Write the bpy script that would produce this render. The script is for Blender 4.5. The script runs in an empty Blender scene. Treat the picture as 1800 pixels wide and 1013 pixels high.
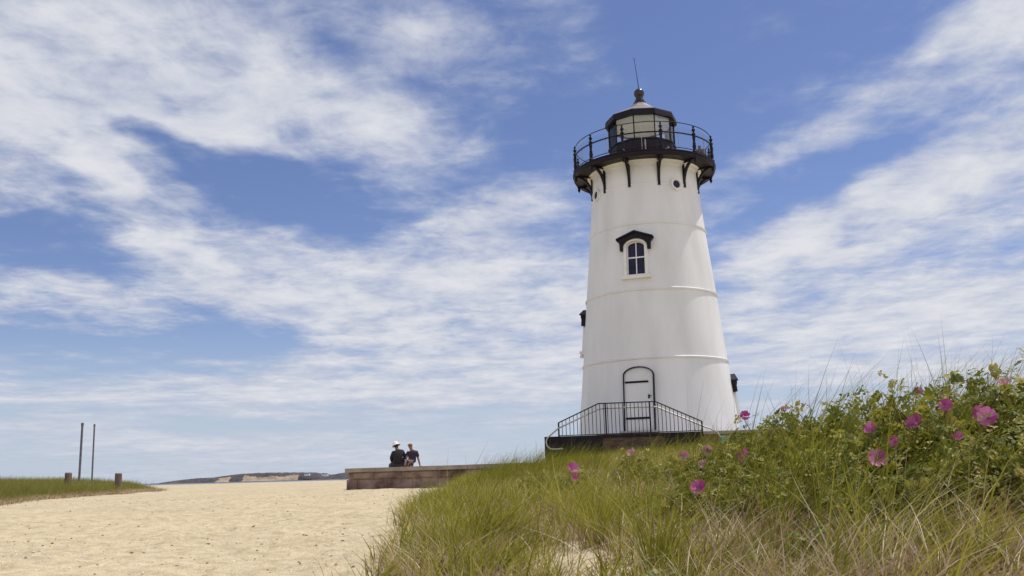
import bpy, bmesh, math
import numpy as np
from mathutils import Vector, Matrix
R = math.radians
rng = np.random.default_rng(7)
scn = bpy.context.scene
col = scn.collection

# ------------------------------------------------------------------ camera
EYE = np.array([0.0, 0.0, 0.62])
PITCH, ROLL = R(11.52), R(1.54)
cf = np.array([0, math.cos(PITCH), math.sin(PITCH)]); cr0 = np.array([1.0, 0, 0]); cu0 = np.cross(cr0, cf)
cr = math.cos(ROLL)*cr0 - math.sin(ROLL)*cu0
cu = math.sin(ROLL)*cr0 + math.cos(ROLL)*cu0
cam = bpy.data.cameras.new('camera'); camo = bpy.data.objects.new('camera', cam); col.objects.link(camo)
M = Matrix.Identity(4)
for i in range(3):
    M[i][0] = cr[i]; M[i][1] = cu[i]; M[i][2] = -cf[i]; M[i][3] = EYE[i]
camo.matrix_world = M
cam.sensor_width = 36; cam.lens = 32.0; cam.clip_start = 0.05; cam.clip_end = 20000
scn.camera = camo

# ------------------------------------------------------------------ sun and sky
SUN_EL = R(66); SUN_AZ = math.atan2(0.889, 0.457)
sd = Vector((math.sin(SUN_AZ)*math.cos(SUN_EL), math.cos(SUN_AZ)*math.cos(SUN_EL), math.sin(SUN_EL)))
sun = bpy.data.lights.new('sun', 'SUN'); sun.energy = 3.3; sun.angle = R(0.6); sun.color = (1.0, 0.95, 0.88)
suno = bpy.data.objects.new('sun', sun); col.objects.link(suno)
suno.rotation_euler = sd.to_track_quat('Z', 'Y').to_euler()
scn.view_settings.view_transform = 'Standard'; scn.view_settings.look = 'None'
scn.view_settings.exposure = 0.2; scn.view_settings.gamma = 1.0

w = bpy.data.worlds.new('World'); scn.world = w; w.use_nodes = True
nt = w.node_tree; nt.nodes.clear()
def N(t, **k):
    n = nt.nodes.new(t)
    for a, b in k.items(): setattr(n, a, b)
    return n
def L(a, b): nt.links.new(a, b)
def math_n(op, a, b=None, c=None, clamp=False):
    n = N('ShaderNodeMath', operation=op); n.use_clamp = clamp
    for i, v in enumerate((a, b, c)):
        if v is None: continue
        if isinstance(v, (int, float)): n.inputs[i].default_value = v
        else: L(v, n.inputs[i])
    return n.outputs[0]
SKYK, TINT, VEIL = 0.087, (1.0, 0.90, 1.02), (0.43, 0.53, 0.65)
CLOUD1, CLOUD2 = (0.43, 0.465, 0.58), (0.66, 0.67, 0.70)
sky = N('ShaderNodeTexSky', sky_type='NISHITA'); sky.sun_disc = False
sky.sun_elevation = SUN_EL; sky.sun_rotation = SUN_AZ; sky.altitude = 0; sky.air_density = 1.0; sky.dust_density = 0.3; sky.ozone_density = 5.0
tc = N('ShaderNodeTexCoord')
sep = N('ShaderNodeSeparateXYZ'); L(tc.outputs['Generated'], sep.inputs[0])
X, Y, Z = sep.outputs
az = math_n('MULTIPLY', math_n('ARCTAN2', X, Y), 57.2958)
el = math_n('MULTIPLY', math_n('ARCSINE', Z), 57.2958)
zp = math_n('ADD', math_n('MAXIMUM', Z, 0.0), 0.07)
px = math_n('DIVIDE', X, zp); py = math_n('DIVIDE', Y, zp)
pl = N('ShaderNodeCombineXYZ'); L(px, pl.inputs[0]); L(py, pl.inputs[1])
def noise(vec, scale, detail, rough, dist=0.0, sc=(1, 1, 1), loc=(0, 0, 0), rot=0):
    mp = N('ShaderNodeMapping'); mp.inputs['Scale'].default_value = sc; mp.inputs['Location'].default_value = loc
    mp.inputs['Rotation'].default_value = (0, 0, rot)
    L(vec, mp.inputs[0])
    n = N('ShaderNodeTexNoise'); n.inputs['Scale'].default_value = scale; n.inputs['Detail'].default_value = detail
    n.inputs['Roughness'].default_value = rough; n.inputs['Distortion'].default_value = dist
    L(mp.outputs[0], n.inputs['Vector']); return n
ae = N('ShaderNodeCombineXYZ'); L(az, ae.inputs[0]); L(el, ae.inputs[1])
# domain warp of the azimuth / elevation coordinates gives the clouds ragged edges
warp = noise(pl.outputs[0], 1.1, 5, 0.6, 0.0, (1.0, 0.6, 1))
wv = N('ShaderNodeVectorMath', operation='SUBTRACT'); L(warp.outputs['Color'], wv.inputs[0]); wv.inputs[1].default_value = (.5, .5, .5)
ws = N('ShaderNodeVectorMath', operation='MULTIPLY'); L(wv.outputs[0], ws.inputs[0]); ws.inputs[1].default_value = (9, 5, 0)
fade = math_n('MULTIPLY', math_n('MINIMUM', math_n('MAXIMUM', el, 0.0), 10.0), 0.1)
wf = N('ShaderNodeVectorMath', operation='SCALE'); L(ws.outputs[0], wf.inputs[0]); L(fade, wf.inputs['Scale'])
wa = N('ShaderNodeVectorMath', operation='ADD'); L(ae.outputs[0], wa.inputs[0]); L(wf.outputs[0], wa.inputs[1])
BL = [(-27.4,23.5,6.0,13.6,5.3,0.95),(-20.6,24.5,7.0,7.9,5.8,0.5),(-28.9,19.4,-0.0,5.9,2.2,0.55),(-17.1,22.2,-10.0,5.2,2.9,0.45),(-23.1,15.6,-28.0,7.3,1.2,0.85),(-16.8,13.2,-20.0,8.8,2.9,0.95),(-13.6,11.8,-19.0,5.9,3.0,0.4),(-9.4,11.8,15.0,7.1,2.1,0.45),(-7.6,26.8,-9.0,7.2,2.3,0.5),(-2.7,26.2,-5.0,3.5,1.5,0.25),(-10.2,22.6,-17.0,5.5,2.2,0.5),(-8.7,18.9,6.0,3.3,2.8,0.5),(-1.3,20.0,-6.0,4.5,0.9,0.15),(-5.8,15.8,17.0,7.4,1.5,0.45),(1.3,16.7,12.0,6.7,1.7,0.55),(-1.5,10.4,10.0,10.9,4.0,1.0),(2.0,6.7,6.0,10.3,3.2,0.95),(-7.3,8.3,9.0,5.3,1.4,0.35),(-24.4,10.4,-3.0,6.7,1.4,0.55),(-28.3,11.1,4.0,4.0,1.4,0.25),(-28.6,15.8,-15.0,4.4,1.5,0.3),(-24.7,5.2,1.0,11.3,1.3,0.6),(-12.2,6.2,4.0,11.3,1.9,0.55),(-3.7,4.7,2.0,11.7,1.1,0.4),(-20.6,3.5,1.0,11.9,0.6,0.25),(-15.8,2.3,1.0,9.9,0.5,0.25),(-13.4,1.3,1.0,7.4,0.3,0.3),(19.2,9.3,0.0,12.3,2.8,0.9),(26.8,7.9,-2.0,9.5,2.6,0.6),(18.6,14.1,16.0,6.6,2.0,0.55),(24.5,14.4,11.0,10.1,2.6,0.9),(29.0,12.1,3.0,5.6,2.5,0.4),(16.3,18.8,5.0,6.2,1.2,0.45),(22.0,20.7,18.0,10.6,1.8,0.65),(29.2,22.5,27.0,5.7,2.7,0.8),(27.4,18.4,11.0,7.7,2.4,0.6),(28.9,15.9,1.0,3.4,1.3,0.3),(17.9,6.0,-1.0,9.7,1.8,0.6),(27.8,4.9,-4.0,8.3,1.8,0.6),(24.7,11.0,-1.0,9.1,1.8,0.35),(5.0,24.7,1.0,1.7,0.7,0.3),(-10.6,16.4,-12,4.2,1.2,-0.5),(24,6.6,0,9,1.6,0.35),(-17.3,18.5,-4.0,6.5,1.3,-0.75),(-22.2,22.0,-24.0,1.9,0.9,-0.55),(-24.9,19.7,2.0,2.5,0.6,-0.7),(-29.0,24.2,10.0,2.1,0.8,-0.3),(-12.5,26.2,-44.0,2.4,1.2,-0.35),(0.3,23.0,-20.0,6.4,3.4,-0.5),(9.9,24.5,-5.0,14.2,6.3,-0.6),(21.8,25.6,9.0,7.9,2.9,-0.35),(-26.3,8.3,-1.0,9.4,0.8,-0.5),(-27.6,13.4,-11.0,5.9,1.0,-0.3),(-9.4,10.4,25.0,4.6,0.7,-0.35),(-16.6,8.3,-4.0,5.0,0.7,-0.3),(-18.6,16.7,-22.0,2.0,0.3,-0.2),(15.6,14.7,15.0,4.4,1.4,-0.6),(20.9,17.2,15.0,5.8,0.7,-0.35),(21.0,11.8,2.0,6.4,0.6,-0.3),(23.7,18.4,16.0,5.0,0.4,-0.3),(-0.2,2.5,-1.0,24.8,0.8,-0.25),(-2.9,13.2,7.0,4.4,0.5,-0.4),(15.8,4.4,-3.0,8.5,0.6,-0.3),(-0.2,3.9,0.0,6.4,0.5,-0.5)]
BL += [(-21.4,19.2,-13.0,4.9,0.8,-0.75),(-12.3,17.6,-3.0,6.1,2.1,-0.6),(-9.1,15.0,10.0,4.0,1.1,-0.35),(-24.7,16.7,-27.0,7.1,0.8,0.55),(-28.7,13.3,-8.0,4.9,1.6,-0.45),(-19.0,9.6,-19.0,5.3,1.0,-0.4),(-2.0,1.9,-0.0,31.8,2.1,0.3),(-14.2,5.2,1.0,16.9,1.3,0.3),(18.7,3.9,-3.0,15.9,1.0,0.3),(-5.1,9.7,9.0,7.9,2.9,0.4),(9.8,22.5,-5.0,9.3,4.4,-0.5),(0.4,25.1,-10.0,4.6,3.1,-0.4),(-7.2,27.1,-11.0,6.8,1.7,0.25)]
# clouds outside the picture fill the dome; some added to light the tower's shade
BL += [(a, e, 5, 26, 6, .8) for a, e in ((60, 18), (100, 30), (150, 15), (-70, 20), (-110, 28), (-160, 14), (10, 50), (-60, 52), (120, 55), (130, 35), (170, 30), (-140, 42), (-165, 60), (160, 70), (180, 12), (-130, 12), (120, 12))]
acc = None
for (a, e, r, sa, sb, am) in BL:
    mp = N('ShaderNodeMapping', vector_type='TEXTURE')
    mp.inputs['Location'].default_value = (a, e, 0); mp.inputs['Rotation'].default_value = (0, 0, R(r)); mp.inputs['Scale'].default_value = (sa*1.25, sb*1.3, 1)
    L(wa.outputs[0], mp.inputs[0])
    g = N('ShaderNodeTexGradient', gradient_type='SPHERICAL'); L(mp.outputs[0], g.inputs[0])
    acc = math_n('MULTIPLY_ADD', g.outputs['Fac'], am*1.22, acc if acc is not None else 0.17)
n1 = noise(pl.outputs[0], 1.7, 7, 0.56, 0.15, (1.0, 0.75, 1), (3.1, 1.7, 0), R(-8))
n2 = noise(pl.outputs[0], 4.6, 8, 0.62, 0.25, (1.0, 0.80, 1), (7.3, 2.2, 1), R(10))
n3 = noise(pl.outputs[0], 12.0, 5, 0.6, 0.6, (0.6, 1.0, 1), (1.3, 5.2, 1), R(25))
n4 = noise(ae.outputs[0], 1.0, 8, 0.62, 0.5, (0.05, 0.50, 1), (4.3, 2.2, 1))
low = N('ShaderNodeMapRange', interpolation_type='SMOOTHSTEP'); L(el, low.inputs[0]); low.inputs[1].default_value = 4; low.inputs[2].default_value = 11; low.inputs[3].default_value = 1.0; low.inputs[4].default_value = 0.0
hr_ = N('ShaderNodeMapRange', interpolation_type='SMOOTHSTEP'); L(el, hr_.inputs[0]); hr_.inputs[1].default_value = 2.0; hr_.inputs[2].default_value = 9; hr_.inputs[3].default_value = 0.0; hr_.inputs[4].default_value = 1.0
hi_ = hr_.outputs[0]
det = math_n('ADD', math_n('MULTIPLY', math_n('SUBTRACT', n1.outputs['Fac'], 0.5), 2.5), math_n('MULTIPLY', math_n('SUBTRACT', n2.outputs['Fac'], 0.5), 1.7))
det = math_n('MULTIPLY', math_n('ADD', det, math_n('MULTIPLY', math_n('SUBTRACT', n3.outputs['Fac'], 0.5), 0.7)), hi_)
det = math_n('ADD', det, math_n('MULTIPLY', math_n('MULTIPLY', math_n('SUBTRACT', n4.outputs['Fac'], 0.5), 3.4), low.outputs[0]))
dens = math_n('ADD', math_n('MAXIMUM', math_n('MINIMUM', acc, 1.0), -0.22), det)
mr = N('ShaderNodeMapRange', interpolation_type='SMOOTHSTEP'); L(dens, mr.inputs[0])
mr.inputs[1].default_value = -0.17; mr.inputs[2].default_value = 1.20; mr.inputs[3].default_value = 0.0; mr.inputs[4].default_value = 0.97
# pale blue veil of air towards the horizon
veil = N('ShaderNodeMapRange', interpolation_type='SMOOTHSTEP'); L(el, veil.inputs[0]); veil.inputs[1].default_value = -2; veil.inputs[2].default_value = 11.5; veil.inputs[3].default_value = 0.85; veil.inputs[4].default_value = 0.0
tint = N('ShaderNodeMix', data_type='RGBA', blend_type='MULTIPLY'); tint.inputs[0].default_value = 1.0; L(sky.outputs[0], tint.inputs[6]); tint.inputs[7].default_value = (*TINT, 1)
b1 = N('ShaderNodeBackground'); L(tint.outputs[2], b1.inputs['Color']); b1.inputs['Strength'].default_value = SKYK
bv = N('ShaderNodeBackground'); bv.inputs['Color'].default_value = (*VEIL, 1)
m0 = N('ShaderNodeMixShader'); L(veil.outputs[0], m0.inputs[0]); L(b1.outputs[0], m0.inputs[1]); L(bv.outputs[0], m0.inputs[2])
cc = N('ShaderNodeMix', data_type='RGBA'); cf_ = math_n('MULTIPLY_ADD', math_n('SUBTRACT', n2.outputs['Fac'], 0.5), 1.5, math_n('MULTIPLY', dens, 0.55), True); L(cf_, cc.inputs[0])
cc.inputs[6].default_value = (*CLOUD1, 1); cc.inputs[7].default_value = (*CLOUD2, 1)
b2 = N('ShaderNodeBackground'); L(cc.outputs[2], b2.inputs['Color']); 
gn = N('ShaderNodeMapRange', interpolation_type='SMOOTHSTEP'); L(Y, gn.inputs[0]); gn.inputs[1].default_value = 0.55; gn.inputs[2].default_value = -0.35; gn.inputs[3].default_value = 1.0; gn.inputs[4].default_value = 2.1  # added gain: unseen clouds behind the camera glow brighter to lift shade
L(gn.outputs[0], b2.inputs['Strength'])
wmx = N('ShaderNodeMix', data_type='RGBA', blend_type='MULTIPLY'); wfac = math_n('SUBTRACT', gn.outputs[0], 1.0, None, True); L(wfac, wmx.inputs[0]); L(cc.outputs[2], wmx.inputs[6]); wmx.inputs[7].default_value = (1.0, 0.93, 0.82, 1); L(wmx.outputs[2], b2.inputs['Color'])  # added warm tint on those brightened clouds, for warmer fill on the tower
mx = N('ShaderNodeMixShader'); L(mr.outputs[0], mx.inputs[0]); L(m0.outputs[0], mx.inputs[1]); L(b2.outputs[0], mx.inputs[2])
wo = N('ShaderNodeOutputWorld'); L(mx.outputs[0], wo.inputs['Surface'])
w.cycles.sampling_method = 'MANUAL'; w.cycles.sample_map_resolution = 512

# ------------------------------------------------------------------ helpers
def tag(o, label=None, cat=None, group=None, kind=None):
    if label: o['label'] = label
    if cat: o['category'] = cat
    if group: o['group'] = group
    if kind: o['kind'] = kind
    return o
def empty(name, loc=(0, 0, 0)):
    o = bpy.data.objects.new(name, None); o.empty_display_size = 0.2; col.objects.link(o); o.location = loc; return o
def mat(name, c1, c2=None, rough=0.7, scale=8, bump=0.0, bscale=None, metal=0.0, spec=0.5, trans=0.0, detail=6, stretch=(1, 1, 1), lo=0.35, hi=0.65, coords='Object'):
    m = bpy.data.materials.new(name); m.use_nodes = True; t = m.node_tree; b = t.nodes['Principled BSDF']
    b.inputs['Roughness'].default_value = rough; b.inputs['Metallic'].default_value = metal; b.inputs['Specular IOR Level'].default_value = spec
    tcn = t.nodes.new('ShaderNodeTexCoord'); mp = t.nodes.new('ShaderNodeMapping'); mp.inputs['Scale'].default_value = stretch
    t.links.new(tcn.outputs[coords], mp.inputs[0])
    n = t.nodes.new('ShaderNodeTexNoise'); n.inputs['Scale'].default_value = scale; n.inputs['Detail'].default_value = detail; t.links.new(mp.outputs[0], n.inputs['Vector'])
    rp = t.nodes.new('ShaderNodeValToRGB'); rp.color_ramp.elements[0].position = lo; rp.color_ramp.elements[1].position = hi
    rp.color_ramp.elements[0].color = (*c1, 1); rp.color_ramp.elements[1].color = (*(c2 or [min(1, v*1.15) for v in c1]), 1)
    t.links.new(n.outputs['Fac'], rp.inputs[0]); t.links.new(rp.outputs[0], b.inputs['Base Color'])
    if bump:
        n2_ = t.nodes.new('ShaderNodeTexNoise'); n2_.inputs['Scale'].default_value = bscale or scale*3; n2_.inputs['Detail'].default_value = 5; t.links.new(mp.outputs[0], n2_.inputs['Vector'])
        bp = t.nodes.new('ShaderNodeBump'); bp.inputs['Strength'].default_value = 0.6; bp.inputs['Distance'].default_value = bump
        t.links.new(n2_.outputs['Fac'], bp.inputs['Height']); t.links.new(bp.outputs[0], b.inputs['Normal'])
    if trans:
        tr = t.nodes.new('ShaderNodeBsdfTranslucent'); t.links.new(rp.outputs[0], tr.inputs[0])
        ms = t.nodes.new('ShaderNodeMixShader'); ms.inputs[0].default_value = trans
        out = t.nodes['Material Output']; t.links.new(b.outputs[0], ms.inputs[1]); t.links.new(tr.outputs[0], ms.inputs[2]); t.links.new(ms.outputs[0], out.inputs['Surface'])
    return m
def blade_mat(name, cols, rough=0.5, trans=0.35, spec=0.4):
    """albedo picked per blade / leaf from the stored attribute 'rnd'"""
    m = bpy.data.materials.new(name); m.use_nodes = True; t = m.node_tree; b = t.nodes['Principled BSDF']
    b.inputs['Roughness'].default_value = rough; b.inputs['Specular IOR Level'].default_value = spec
    a = t.nodes.new('ShaderNodeAttribute'); a.attribute_name = 'rnd'
    rp = t.nodes.new('ShaderNodeValToRGB'); e = rp.color_ramp.elements
    for i, c in enumerate(cols):
        p = i/(len(cols)-1)
        if i == 0: el_ = e[0]
        elif i == len(cols)-1: el_ = e[-1]; el_.position = 1
        else: el_ = e.new(p)
        el_.color = (*c, 1)
    t.links.new(a.outputs['Fac'], rp.inputs[0]); t.links.new(rp.outputs[0], b.inputs['Base Color'])
    tr = t.nodes.new('ShaderNodeBsdfTranslucent'); t.links.new(rp.outputs[0], tr.inputs[0])
    ms = t.nodes.new('ShaderNodeMixShader'); ms.inputs[0].default_value = trans
    out = t.nodes['Material Output']; t.links.new(b.outputs[0], ms.inputs[1]); t.links.new(tr.outputs[0], ms.inputs[2]); t.links.new(ms.outputs[0], out.inputs['Surface'])
    return m
def link(name, me, m, parent=None):
    o = bpy.data.objects.new(name, me); col.objects.link(o)
    if m: me.materials.append(m)
    if parent is not None:
        o.parent = parent; o.matrix_parent_inverse = Matrix.Translation(-parent.location) if parent.parent is None else Matrix.Identity(4)
    return o
class MB:
    """collects vertices and faces in world space; build() links them as one mesh object"""
    def __init__(s): s.v = []; s.f = []
    def add(s, v, f):
        b = len(s.v); s.v += [tuple(map(float, p)) for p in v]; s.f += [tuple(b+i for i in q) for q in f]; return s
    def box(s, c, sz, ax=None):
        c = np.array(c, float); A = np.eye(3) if ax is None else np.array(ax, float)
        v = [c + A[0]*sz[0]*.5*i + A[1]*sz[1]*.5*j + A[2]*sz[2]*.5*k for i in (-1, 1) for j in (-1, 1) for k in (-1, 1)]
        return s.add(v, [(0, 1, 3, 2), (4, 6, 7, 5), (0, 4, 5, 1), (2, 3, 7, 6), (0, 2, 6, 4), (1, 5, 7, 3)])
    def tube(s, pts, r, n=8, cap=True):
        pts = [np.array(p, float) for p in pts]; rr = r if hasattr(r, '__len__') else [r]*len(pts)
        b = len(s.v); prev = None
        for i, p in enumerate(pts):
            d = pts[min(i+1, len(pts)-1)] - pts[max(i-1, 0)]; d /= (np.linalg.norm(d)+1e-12)
            if prev is None: a = np.cross(d, (0, 0, 1) if abs(d[2]) < .9 else (1, 0, 0))
            else: a = prev - d*(prev@d)
            a /= np.linalg.norm(a); prev = a; c = np.cross(d, a)
            for k in range(n):
                t = 2*math.pi*k/n; s.v.append(tuple(p + rr[i]*(a*math.cos(t)+c*math.sin(t))))
        for i in range(len(pts)-1):
            for k in range(n):
                k2 = (k+1) % n; s.f.append((b+i*n+k, b+i*n+k2, b+(i+1)*n+k2, b+(i+1)*n+k))
        if cap: s.f.append(tuple(b+k for k in range(n))[::-1]); s.f.append(tuple(b+(len(pts)-1)*n+k for k in range(n)))
        return s
    def lathe(s, prof, c, n=48, a0=0.0, cap=False):
        b = len(s.v); m = len(prof)
        for r_, z in prof:
            for k in range(n):
                t = a0+2*math.pi*k/n; s.v.append((c[0]+r_*math.cos(t), c[1]+r_*math.sin(t), c[2]+z))
        for i in range(m-1):
            for k in range(n):
                k2 = (k+1) % n; s.f.append((b+i*n+k, b+i*n+k2, b+(i+1)*n+k2, b+(i+1)*n+k))
        if cap: s.f.append(tuple(b+k for k in range(n))[::-1]); s.f.append(tuple(b+(m-1)*n+k for k in range(n)))
        return s
    def prism(s, poly, O, ax, ay, an, d0, d1, hole=None):
        """2-D outline in the (ax, ay) plane at O, extruded along an from d0 to d1; hole: an outline of as many points"""
        O, ax, ay, an = [np.array(q, float) for q in (O, ax, ay, an)]; n = len(poly)
        P_ = lambda q, d: O+ax*q[0]+ay*q[1]+an*d
        if hole is None:
            v = [P_(q, d0) for q in poly]+[P_(q, d1) for q in poly]
            f = [tuple(range(n))[::-1], tuple(range(n, 2*n))]+[(i, (i+1) % n, n+(i+1) % n, n+i) for i in range(n)]
        else:
            v = [P_(q, d0) for q in poly]+[P_(q, d1) for q in poly]+[P_(q, d0) for q in hole]+[P_(q, d1) for q in hole]; f = []
            for i in range(n):
                j = (i+1) % n
                f += [(i, j, n+j, n+i), (2*n+j, 2*n+i, 3*n+i, 3*n+j), (n+i, n+j, 3*n+j, 3*n+i), (j, i, 2*n+i, 2*n+j)]
        return s.add(v, f)
    def mesh(s, name, smooth=None):
        me = bpy.data.meshes.new(name); me.from_pydata(s.v, [], s.f); me.update()
        bm_ = bmesh.new(); bm_.from_mesh(me); bmesh.ops.recalc_face_normals(bm_, faces=bm_.faces); bm_.to_mesh(me); bm_.free()
        if smooth:
            me.polygons.foreach_set('use_smooth', [True]*len(me.polygons))
            try: me.set_sharp_from_angle(angle=R(smooth))
            except Exception: pass
        return me
    def build(s, name, m, parent=None, smooth=None): return link(name, s.mesh(name, smooth), m, parent)
def np_mesh(name, V, Fq, m, parent=None, rnd=None, smooth=False):
    """fast mesh from numpy arrays; Fq is (n, 4) or (n, 3)"""
    me = bpy.data.meshes.new(name); nf, k = Fq.shape
    me.vertices.add(len(V)); me.vertices.foreach_set('co', np.ascontiguousarray(V, dtype=np.float32).ravel())
    me.loops.add(nf*k); me.loops.foreach_set('vertex_index', np.ascontiguousarray(Fq, dtype=np.int32).ravel())
    me.polygons.add(nf); me.polygons.foreach_set('loop_start', np.arange(0, nf*k, k, dtype=np.int32)); me.polygons.foreach_set('loop_total', np.full(nf, k, dtype=np.int32))
    if rnd is not None:
        a = me.attributes.new('rnd', 'FLOAT', 'POINT'); a.data.foreach_set('value', rnd.astype(np.float32))
    me.update(calc_edges=True)
    if smooth: me.polygons.foreach_set('use_smooth', np.ones(nf, dtype=bool))
    return link(name, me, m, parent)
def vnoise(x, y, seed=0):
    xi = np.floor(x).astype(np.int64); yi = np.floor(y).astype(np.int64); xf = x-xi; yf = y-yi
    def h(a, b):
        n = (a*374761393+b*668265263+seed*974634777) & 0x7fffffff; n = ((n ^ (n >> 13))*1274126177) & 0x7fffffff
        return ((n ^ (n >> 16)) & 0xffff)/65535.0
    u = xf*xf*(3-2*xf); v = yf*yf*(3-2*yf)
    return (h(xi, yi)*(1-u)+h(xi+1, yi)*u)*(1-v)+(h(xi, yi+1)*(1-u)+h(xi+1, yi+1)*u)*v
def fbm(x, y, o=4, seed=0):
    s = 0; a = 1; t = 0
    for i in range(o): s = s+a*vnoise(x*2**i, y*2**i, seed+i); t += a; a *= .5
    return s/t
def ray(px_, py_):
    v = (px_-900)/1600*cr-(py_-506.5)/1600*cu+cf; return v/np.linalg.norm(v)
def at(px_, py_, dist):
    v = ray(px_, py_); return EYE+v*dist/np.hypot(v[0], v[1])

# ------------------------------------------------------------------ terrain
TX = np.array([-3, -1.5, -.5, .5, 1.5, 3, 4.5, 6, 8, 12.0])
TY = np.array([2, 4, 6, 8, 10, 14, 18, 22, 27, 33, 45.0])
TZ = np.array([[0, 0, 0, 0, .03, .1, .2, .3, .4, .5],
 [0, 0, .02, .07, .12, .25, .38, .5, .6, .7],
 [0, 0, .05, .14, .26, .48, .65, .75, .8, .9],
 [0, 0, .08, .22, .40, .68, .85, .9, .95, 1],
 [0, 0, .1, .25, .42, .68, .9, 1, 1, 1],
 [.0, .01, .12, .28, .38, .5, .7, .9, .95, 1],
 [0, .03, .26, .34, .46, .5, .7, .85, .9, .95],
 [0, .05, .28, .43, .55, .65, .75, .85, .9, .95],
 [0, .08, .36, .45, .62, .75, .80, .85, .9, .9],
 [0, .0, .12, .35, .55, .7, .75, .75, .75, .75],
 [0, 0, 0, .1, .3, .4, .4, .4, .4, .4]])
def bil(x, y):
    x = np.clip(x, TX[0], TX[-1]); y = np.clip(y, TY[0], TY[-1])
    i = np.clip(np.searchsorted(TX, x)-1, 0, len(TX)-2); j = np.clip(np.searchsorted(TY, y)-1, 0, len(TY)-2)
    u = (x-TX[i])/(TX[i+1]-TX[i]); v = (y-TY[j])/(TY[j+1]-TY[j]); u = u*u*(3-2*u)*.5+u*.5
    return (TZ[j, i]*(1-u)+TZ[j, i+1]*u)*(1-v)+(TZ[j+1, i]*(1-u)+TZ[j+1, i+1]*u)*v
def smooth(t): t = np.clip(t, 0, 1); return t*t*(3-2*t)
BY = [-60, 8, 18, 28, 33, 60, 118, 128, 140, 160, 400]; BZ = [0, 0, .07, .2, .23, .30, .35, .28, -.4, -1.6, -4]
def left_edge(y): return np.interp(y, [20, 24, 28, 32, 38, 45, 52, 70], [-13.2, -13.6, -14.6, -15.0, -15.8, -17.3, -20.5, -30])
def ground(x, y):
    x = np.asarray(x, float); y = np.asarray(y, float)
    z = np.interp(y, BY, BZ)
    d = 0
    for dx in (-.5, 0, .5):
        for dy in (-.8, 0, .8): d = d+bil(x+dx, y+dy)/9
    z = z+d*smooth((62-y)/18)
    # the low grass bank on the left
    t = smooth((left_edge(y)-x)/5.0)*smooth((y-20)/8)*smooth((70-y)/12)
    z = z+t*0.30
    z = z+(fbm(x*.35, y*.35, 3, 5)-.5)*.07*smooth((110-y)/20)+(fbm(x*1.7, y*1.7, 3, 9)-.5)*.03
    return z
def grow(a, b, s, g, lim):
    v = [a]
    while v[-1] < b: v.append(v[-1]+s)
    st = s
    while v[-1] < lim: st *= g; v.append(v[-1]+st)
    return v
xs = grow(0, 9, .05, 1.09, 4500); xs = np.array([-q for q in xs[::-1]][:-1]+xs)
ys = grow(2.5, 15, .05, 1.02, 160); ys = ys+[ys[-1]+(4300)*(k/14)**2.2 for k in range(1, 15)]
ys = np.array([-1500, -400, -100, -30, -10, -4, 0, 1, 1.6, 2.1]+ys)
GX, GY = np.meshgrid(xs, ys)
GZ = ground(GX, GY)
# trodden sand: shallow pits and soft lumps
near = smooth((44-GY)/15)*smooth((GY-1)/2)*smooth((12-np.abs(GX+2))/4)
GZ = GZ+near*((fbm(GX*6, GY*6, 4, 21)-.5)*.042+(fbm(GX*2.6, GY*2.6, 2, 33)-.5)*.04)
for k in range(900):
    a = rng.uniform(-8, 1.2); b = 3.5+rng.uniform(0, 1)**1.3*18; rr = rng.uniform(.03, .12); dp = rr*rng.uniform(.2, .38)
    ix = np.where(np.abs(xs-a) < .5)[0]; iy = np.where(np.abs(ys-b) < .5)[0]
    if len(ix) and len(iy):
        s_ = np.ix_(iy, ix); q = ((GX[s_]-a)**2+((GY[s_]-b)*.7)**2)/rr**2
        GZ[s_] += -dp*np.exp(-q)+dp*.5*np.exp(-(np.sqrt(q)-1.5)**2*3)
for (x0, y0, x1, y1) in ((-5.5, 8, -1.5, 22), (-3.0, 5.2, -5.5, 20), (-7.5, 9.5, -2.2, 12), (-1.8, 6.5, -3.4, 26), (-9, 14, -3, 17)):
    ln_ = math.hypot(x1-x0, y1-y0); ux, uy = (x1-x0)/ln_, (y1-y0)/ln_
    for k in range(int(ln_/.62)):
        sd2 = .11*(1 if k % 2 else -1); a = x0+ux*k*.62-uy*sd2+rng.normal(0, .03); b = y0+uy*k*.62+ux*sd2+rng.normal(0, .03)
        ix = np.where(np.abs(xs-a) < .4)[0]; iy = np.where(np.abs(ys-b) < .4)[0]
        if not len(ix) or not len(iy): continue
        s_ = np.ix_(iy, ix); al = (GX[s_]-a)*ux+(GY[s_]-b)*uy; ac = -(GX[s_]-a)*uy+(GY[s_]-b)*ux
        q = np.sqrt((al/.15)**2+(ac/.065)**2); GZ[s_] += -.032*np.exp(-q**3)+.014*np.exp(-(q-1.45)**2*5)
nx, ny = len(xs), len(ys)
V = np.stack([GX, GY, GZ], -1).reshape(-1, 3); I = np.arange(nx*ny).reshape(ny, nx)
Fq = np.stack([I[:-1, :-1], I[:-1, 1:], I[1:, 1:], I[1:, :-1]], -1).reshape(-1, 4)

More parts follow.
